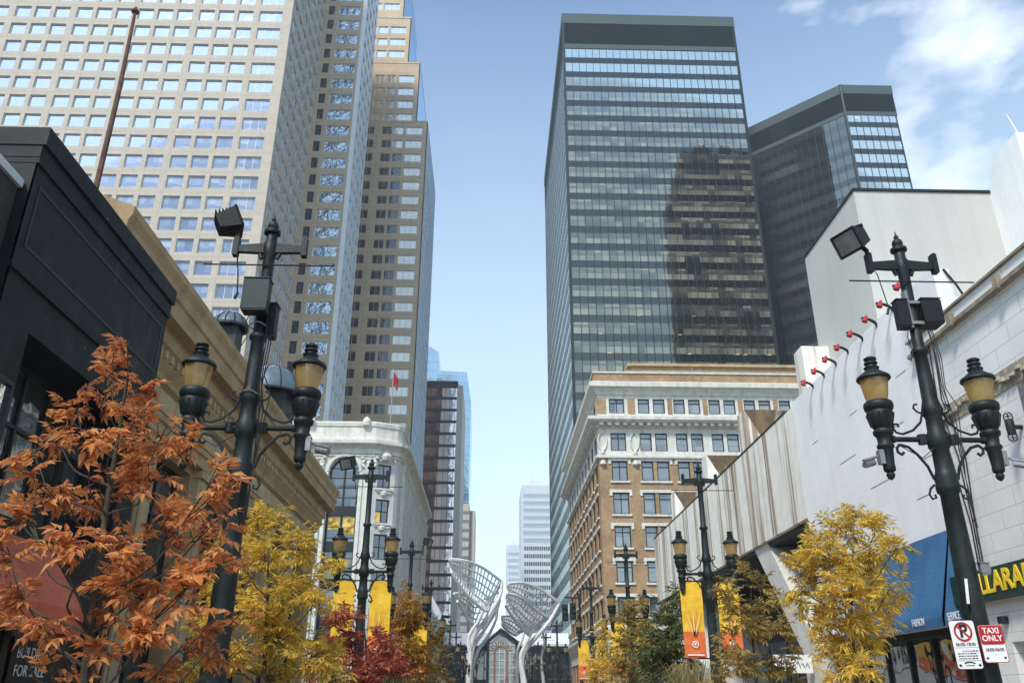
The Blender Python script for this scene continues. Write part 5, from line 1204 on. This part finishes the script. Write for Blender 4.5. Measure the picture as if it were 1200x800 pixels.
tree('tree', 'dull green tree left of the second right lamp post', 'tree', G, 25,
     [(797, 692, 10), (790, 710, 16), (780, 732, 20), (795, 745, 16), (770, 758, 22), (788, 775, 22), (758, 780, 16), (775, 795, 20)],
     (782, 800), 'green_leaf', 2.4, .35, 3, .34, .08, 8, 1.0, trunk_top=(788, 715))
tree('tree', 'gold and green tree right of the brick corner lamp post', 'tree', G, 31,
     [(745, 712, 12), (738, 730, 14), (752, 738, 14), (728, 755, 14), (745, 762, 18), (725, 782, 16), (745, 790, 18), (758, 750, 10)],
     (742, 800), 'olive_leaf', 2.2, .38, 3, .34, .08, 9, 1.0, trunk_top=(743, 725))
tree('tree', 'small gold tree at the foot of the brick building', 'tree', G, 42,
     [(706, 742, 10), (712, 758, 12), (702, 772, 12), (712, 785, 13), (698, 795, 12)],
     (706, 800), 'yellow_leaf', 1.8, .4, 3, .34, .08, 10, 1.0, trunk_top=(707, 755))
# tall ornamental grass in a planter
for (u, v, Y, lab, sd, mt_, hh) in ((805, 772, 19.5, 'tuft of straw coloured ornamental grass below the second right lamp post', 1, 'straw', 0), (455, 782, 20.5, 'tuft of green ornamental grass below the second left lamp post', 2, 'green_leaf', 0)):
    p = A(u, v, Y); th = thing('ornamental_grass', (p.x, Y, .13), lab, 'plant', 'planted ornamental grasses'); rng = random.Random(sd); m = MB()
    H = p.z
    for k in range(330):
        a = rng.uniform(0, 6.28); rad = abs(rng.gauss(0, .35)); h = H*rng.uniform(.75, 1.0); b0 = Vector((p.x+.15*math.cos(a), Y+.15*math.sin(a), .7)); dx, dy = math.cos(a), math.sin(a); w = .012
        q = [b0, b0+Vector((dx*rad*.3, dy*rad*.3, (h-.7)*.6)), b0+Vector((dx*rad*.9, dy*rad*.9, (h-.7)*.98)), b0+Vector((dx*rad*1.7, dy*rad*1.7, (h-.7)*.86))]
        s_ = Vector((-dy, dx, 0))*w
        m.add([q[0]-s_, q[0]+s_, q[1]-s_, q[1]+s_, q[2]-s_*.8, q[2]+s_*.8, q[3]], [(0, 1, 3, 2), (2, 3, 5, 4), (4, 5, 6)])
    m.build('blades', mt_, th); m = MB(); m.lathe([(.4, .13), (.5, .75), (.46, .76), (.44, .7), (.0, .7)], (p.x, Y, 0), 16); m.build('planter', 'planter', th)

# ------------------------------------------------------------------ air, sky, sun
SUN_EL, SUN_AZ = R(50), R(30)       # behind the viewer, to the left
w = bpy.data.worlds.new('World'); scene.world = w; w.use_nodes = True; nt = w.node_tree; nt.nodes.clear()
def N_(ty): return nt.nodes.new(ty)
out = N_('ShaderNodeOutputWorld'); bg = N_('ShaderNodeBackground'); nt.links.new(bg.outputs[0], out.inputs[0]); bg.inputs[1].default_value = .115
sky = N_('ShaderNodeTexSky'); sky.sky_type = 'NISHITA'; sky.sun_disc = False; sky.sun_elevation = SUN_EL; sky.sun_rotation = math.pi+SUN_AZ
sky.air_density = 1.0; sky.dust_density = .4; sky.ozone_density = 1.0
tc = N_('ShaderNodeTexCoord'); mp = N_('ShaderNodeMapping'); mp.inputs['Scale'].default_value = (1, 1, 2.0); nt.links.new(tc.outputs['Generated'], mp.inputs[0])
nz = N_('ShaderNodeTexNoise'); nz.inputs['Scale'].default_value = 5.5; nz.inputs['Detail'].default_value = 9; nz.inputs['Roughness'].default_value = .56; nt.links.new(mp.outputs[0], nz.inputs['Vector'])
# a bank of cumulus to the right, thin veil elsewhere
cd = Vector(A(1120, 95, 100)-Vector((0, 0, CZ))).normalized()
vd = N_('ShaderNodeVectorMath'); vd.operation = 'DISTANCE'; nt.links.new(tc.outputs['Generated'], vd.inputs[0]); vd.inputs[1].default_value = cd
mr = N_('ShaderNodeMapRange'); mr.inputs['From Min'].default_value = .03; mr.inputs['From Max'].default_value = .24; mr.inputs['To Min'].default_value = .05; mr.inputs['To Max'].default_value = -.16; nt.links.new(vd.outputs['Value'], mr.inputs['Value'])
ad = N_('ShaderNodeMath'); ad.operation = 'ADD'; nt.links.new(nz.outputs['Fac'], ad.inputs[0]); nt.links.new(mr.outputs[0], ad.inputs[1])
cr = N_('ShaderNodeValToRGB'); cr.color_ramp.elements[0].position = .49; cr.color_ramp.elements[0].color = (0, 0, 0, 1); cr.color_ramp.elements[1].position = .73; cr.color_ramp.elements[1].color = (.8, .8, .8, 1); nt.links.new(ad.outputs[0], cr.inputs[0])
sp = N_('ShaderNodeSeparateXYZ'); nt.links.new(tc.outputs['Generated'], sp.inputs[0])
hz = N_('ShaderNodeMapRange'); hz.inputs['From Min'].default_value = .0; hz.inputs['From Max'].default_value = .75; hz.inputs['To Min'].default_value = .85; hz.inputs['To Max'].default_value = .04; nt.links.new(sp.outputs[2], hz.inputs['Value'])
mx1 = N_('ShaderNodeMix'); mx1.data_type = 'RGBA'; nt.links.new(hz.outputs[0], mx1.inputs['Factor']); tn = N_('ShaderNodeMix'); tn.data_type = 'RGBA'; tn.blend_type = 'MULTIPLY'; tn.inputs['Factor'].default_value = 1; nt.links.new(sky.outputs[0], tn.inputs[6]); tn.inputs[7].default_value = (.7, .9, 1.1, 1); nt.links.new(tn.outputs[2], mx1.inputs[6]); mx1.inputs[7].default_value = (6.3, 7.6, 7.7, 1)
mx2 = N_('ShaderNodeMix'); mx2.data_type = 'RGBA'; nt.links.new(cr.outputs[0], mx2.inputs['Factor']); nt.links.new(mx1.outputs[2], mx2.inputs[6]); mx2.inputs[7].default_value = (7.6, 8.0, 8.3, 1)
nt.links.new(mx2.outputs[2], bg.inputs[0])
sl = bpy.data.lights.new('sun', 'SUN'); so = bpy.data.objects.new('sun', sl); col.objects.link(so); sl.energy = 2.4; sl.angle = R(9); sl.color = (1, .95, .88)
sd = Vector((math.sin(SUN_AZ)*math.cos(SUN_EL), math.cos(SUN_AZ)*math.cos(SUN_EL), -math.sin(SUN_EL)))
so.rotation_euler = sd.to_track_quat('-Z', 'Y').to_euler(); so.location = (-40, -80, 150)
t = NT('air'); pv = t.n('ShaderNodeVolumePrincipled'); pv.inputs['Color'].default_value = (.8, .9, 1, 1); pv.inputs['Density'].default_value = HAZE = .0005; pv.inputs['Anisotropy'].default_value = .2
t.l(pv.outputs[0], t.out.inputs['Volume'])
m = MB(); m.box(-420, 420, -140, 700, -1, 235); o = m.build('haze', t.m); o['kind'] = 'stuff'
if HAZE <= 0: bpy.data.objects.remove(o)
vs = scene.view_settings; vs.view_transform = 'Standard'; vs.look = 'None'; vs.exposure = .92; vs.gamma = 1; vs.use_curve_mapping = False
scene.render.engine = 'CYCLES'; scene.cycles.max_bounces = 6; scene.cycles.volume_bounces = 0
for o in bpy.data.objects:
    if '_o' in o: del o['_o']
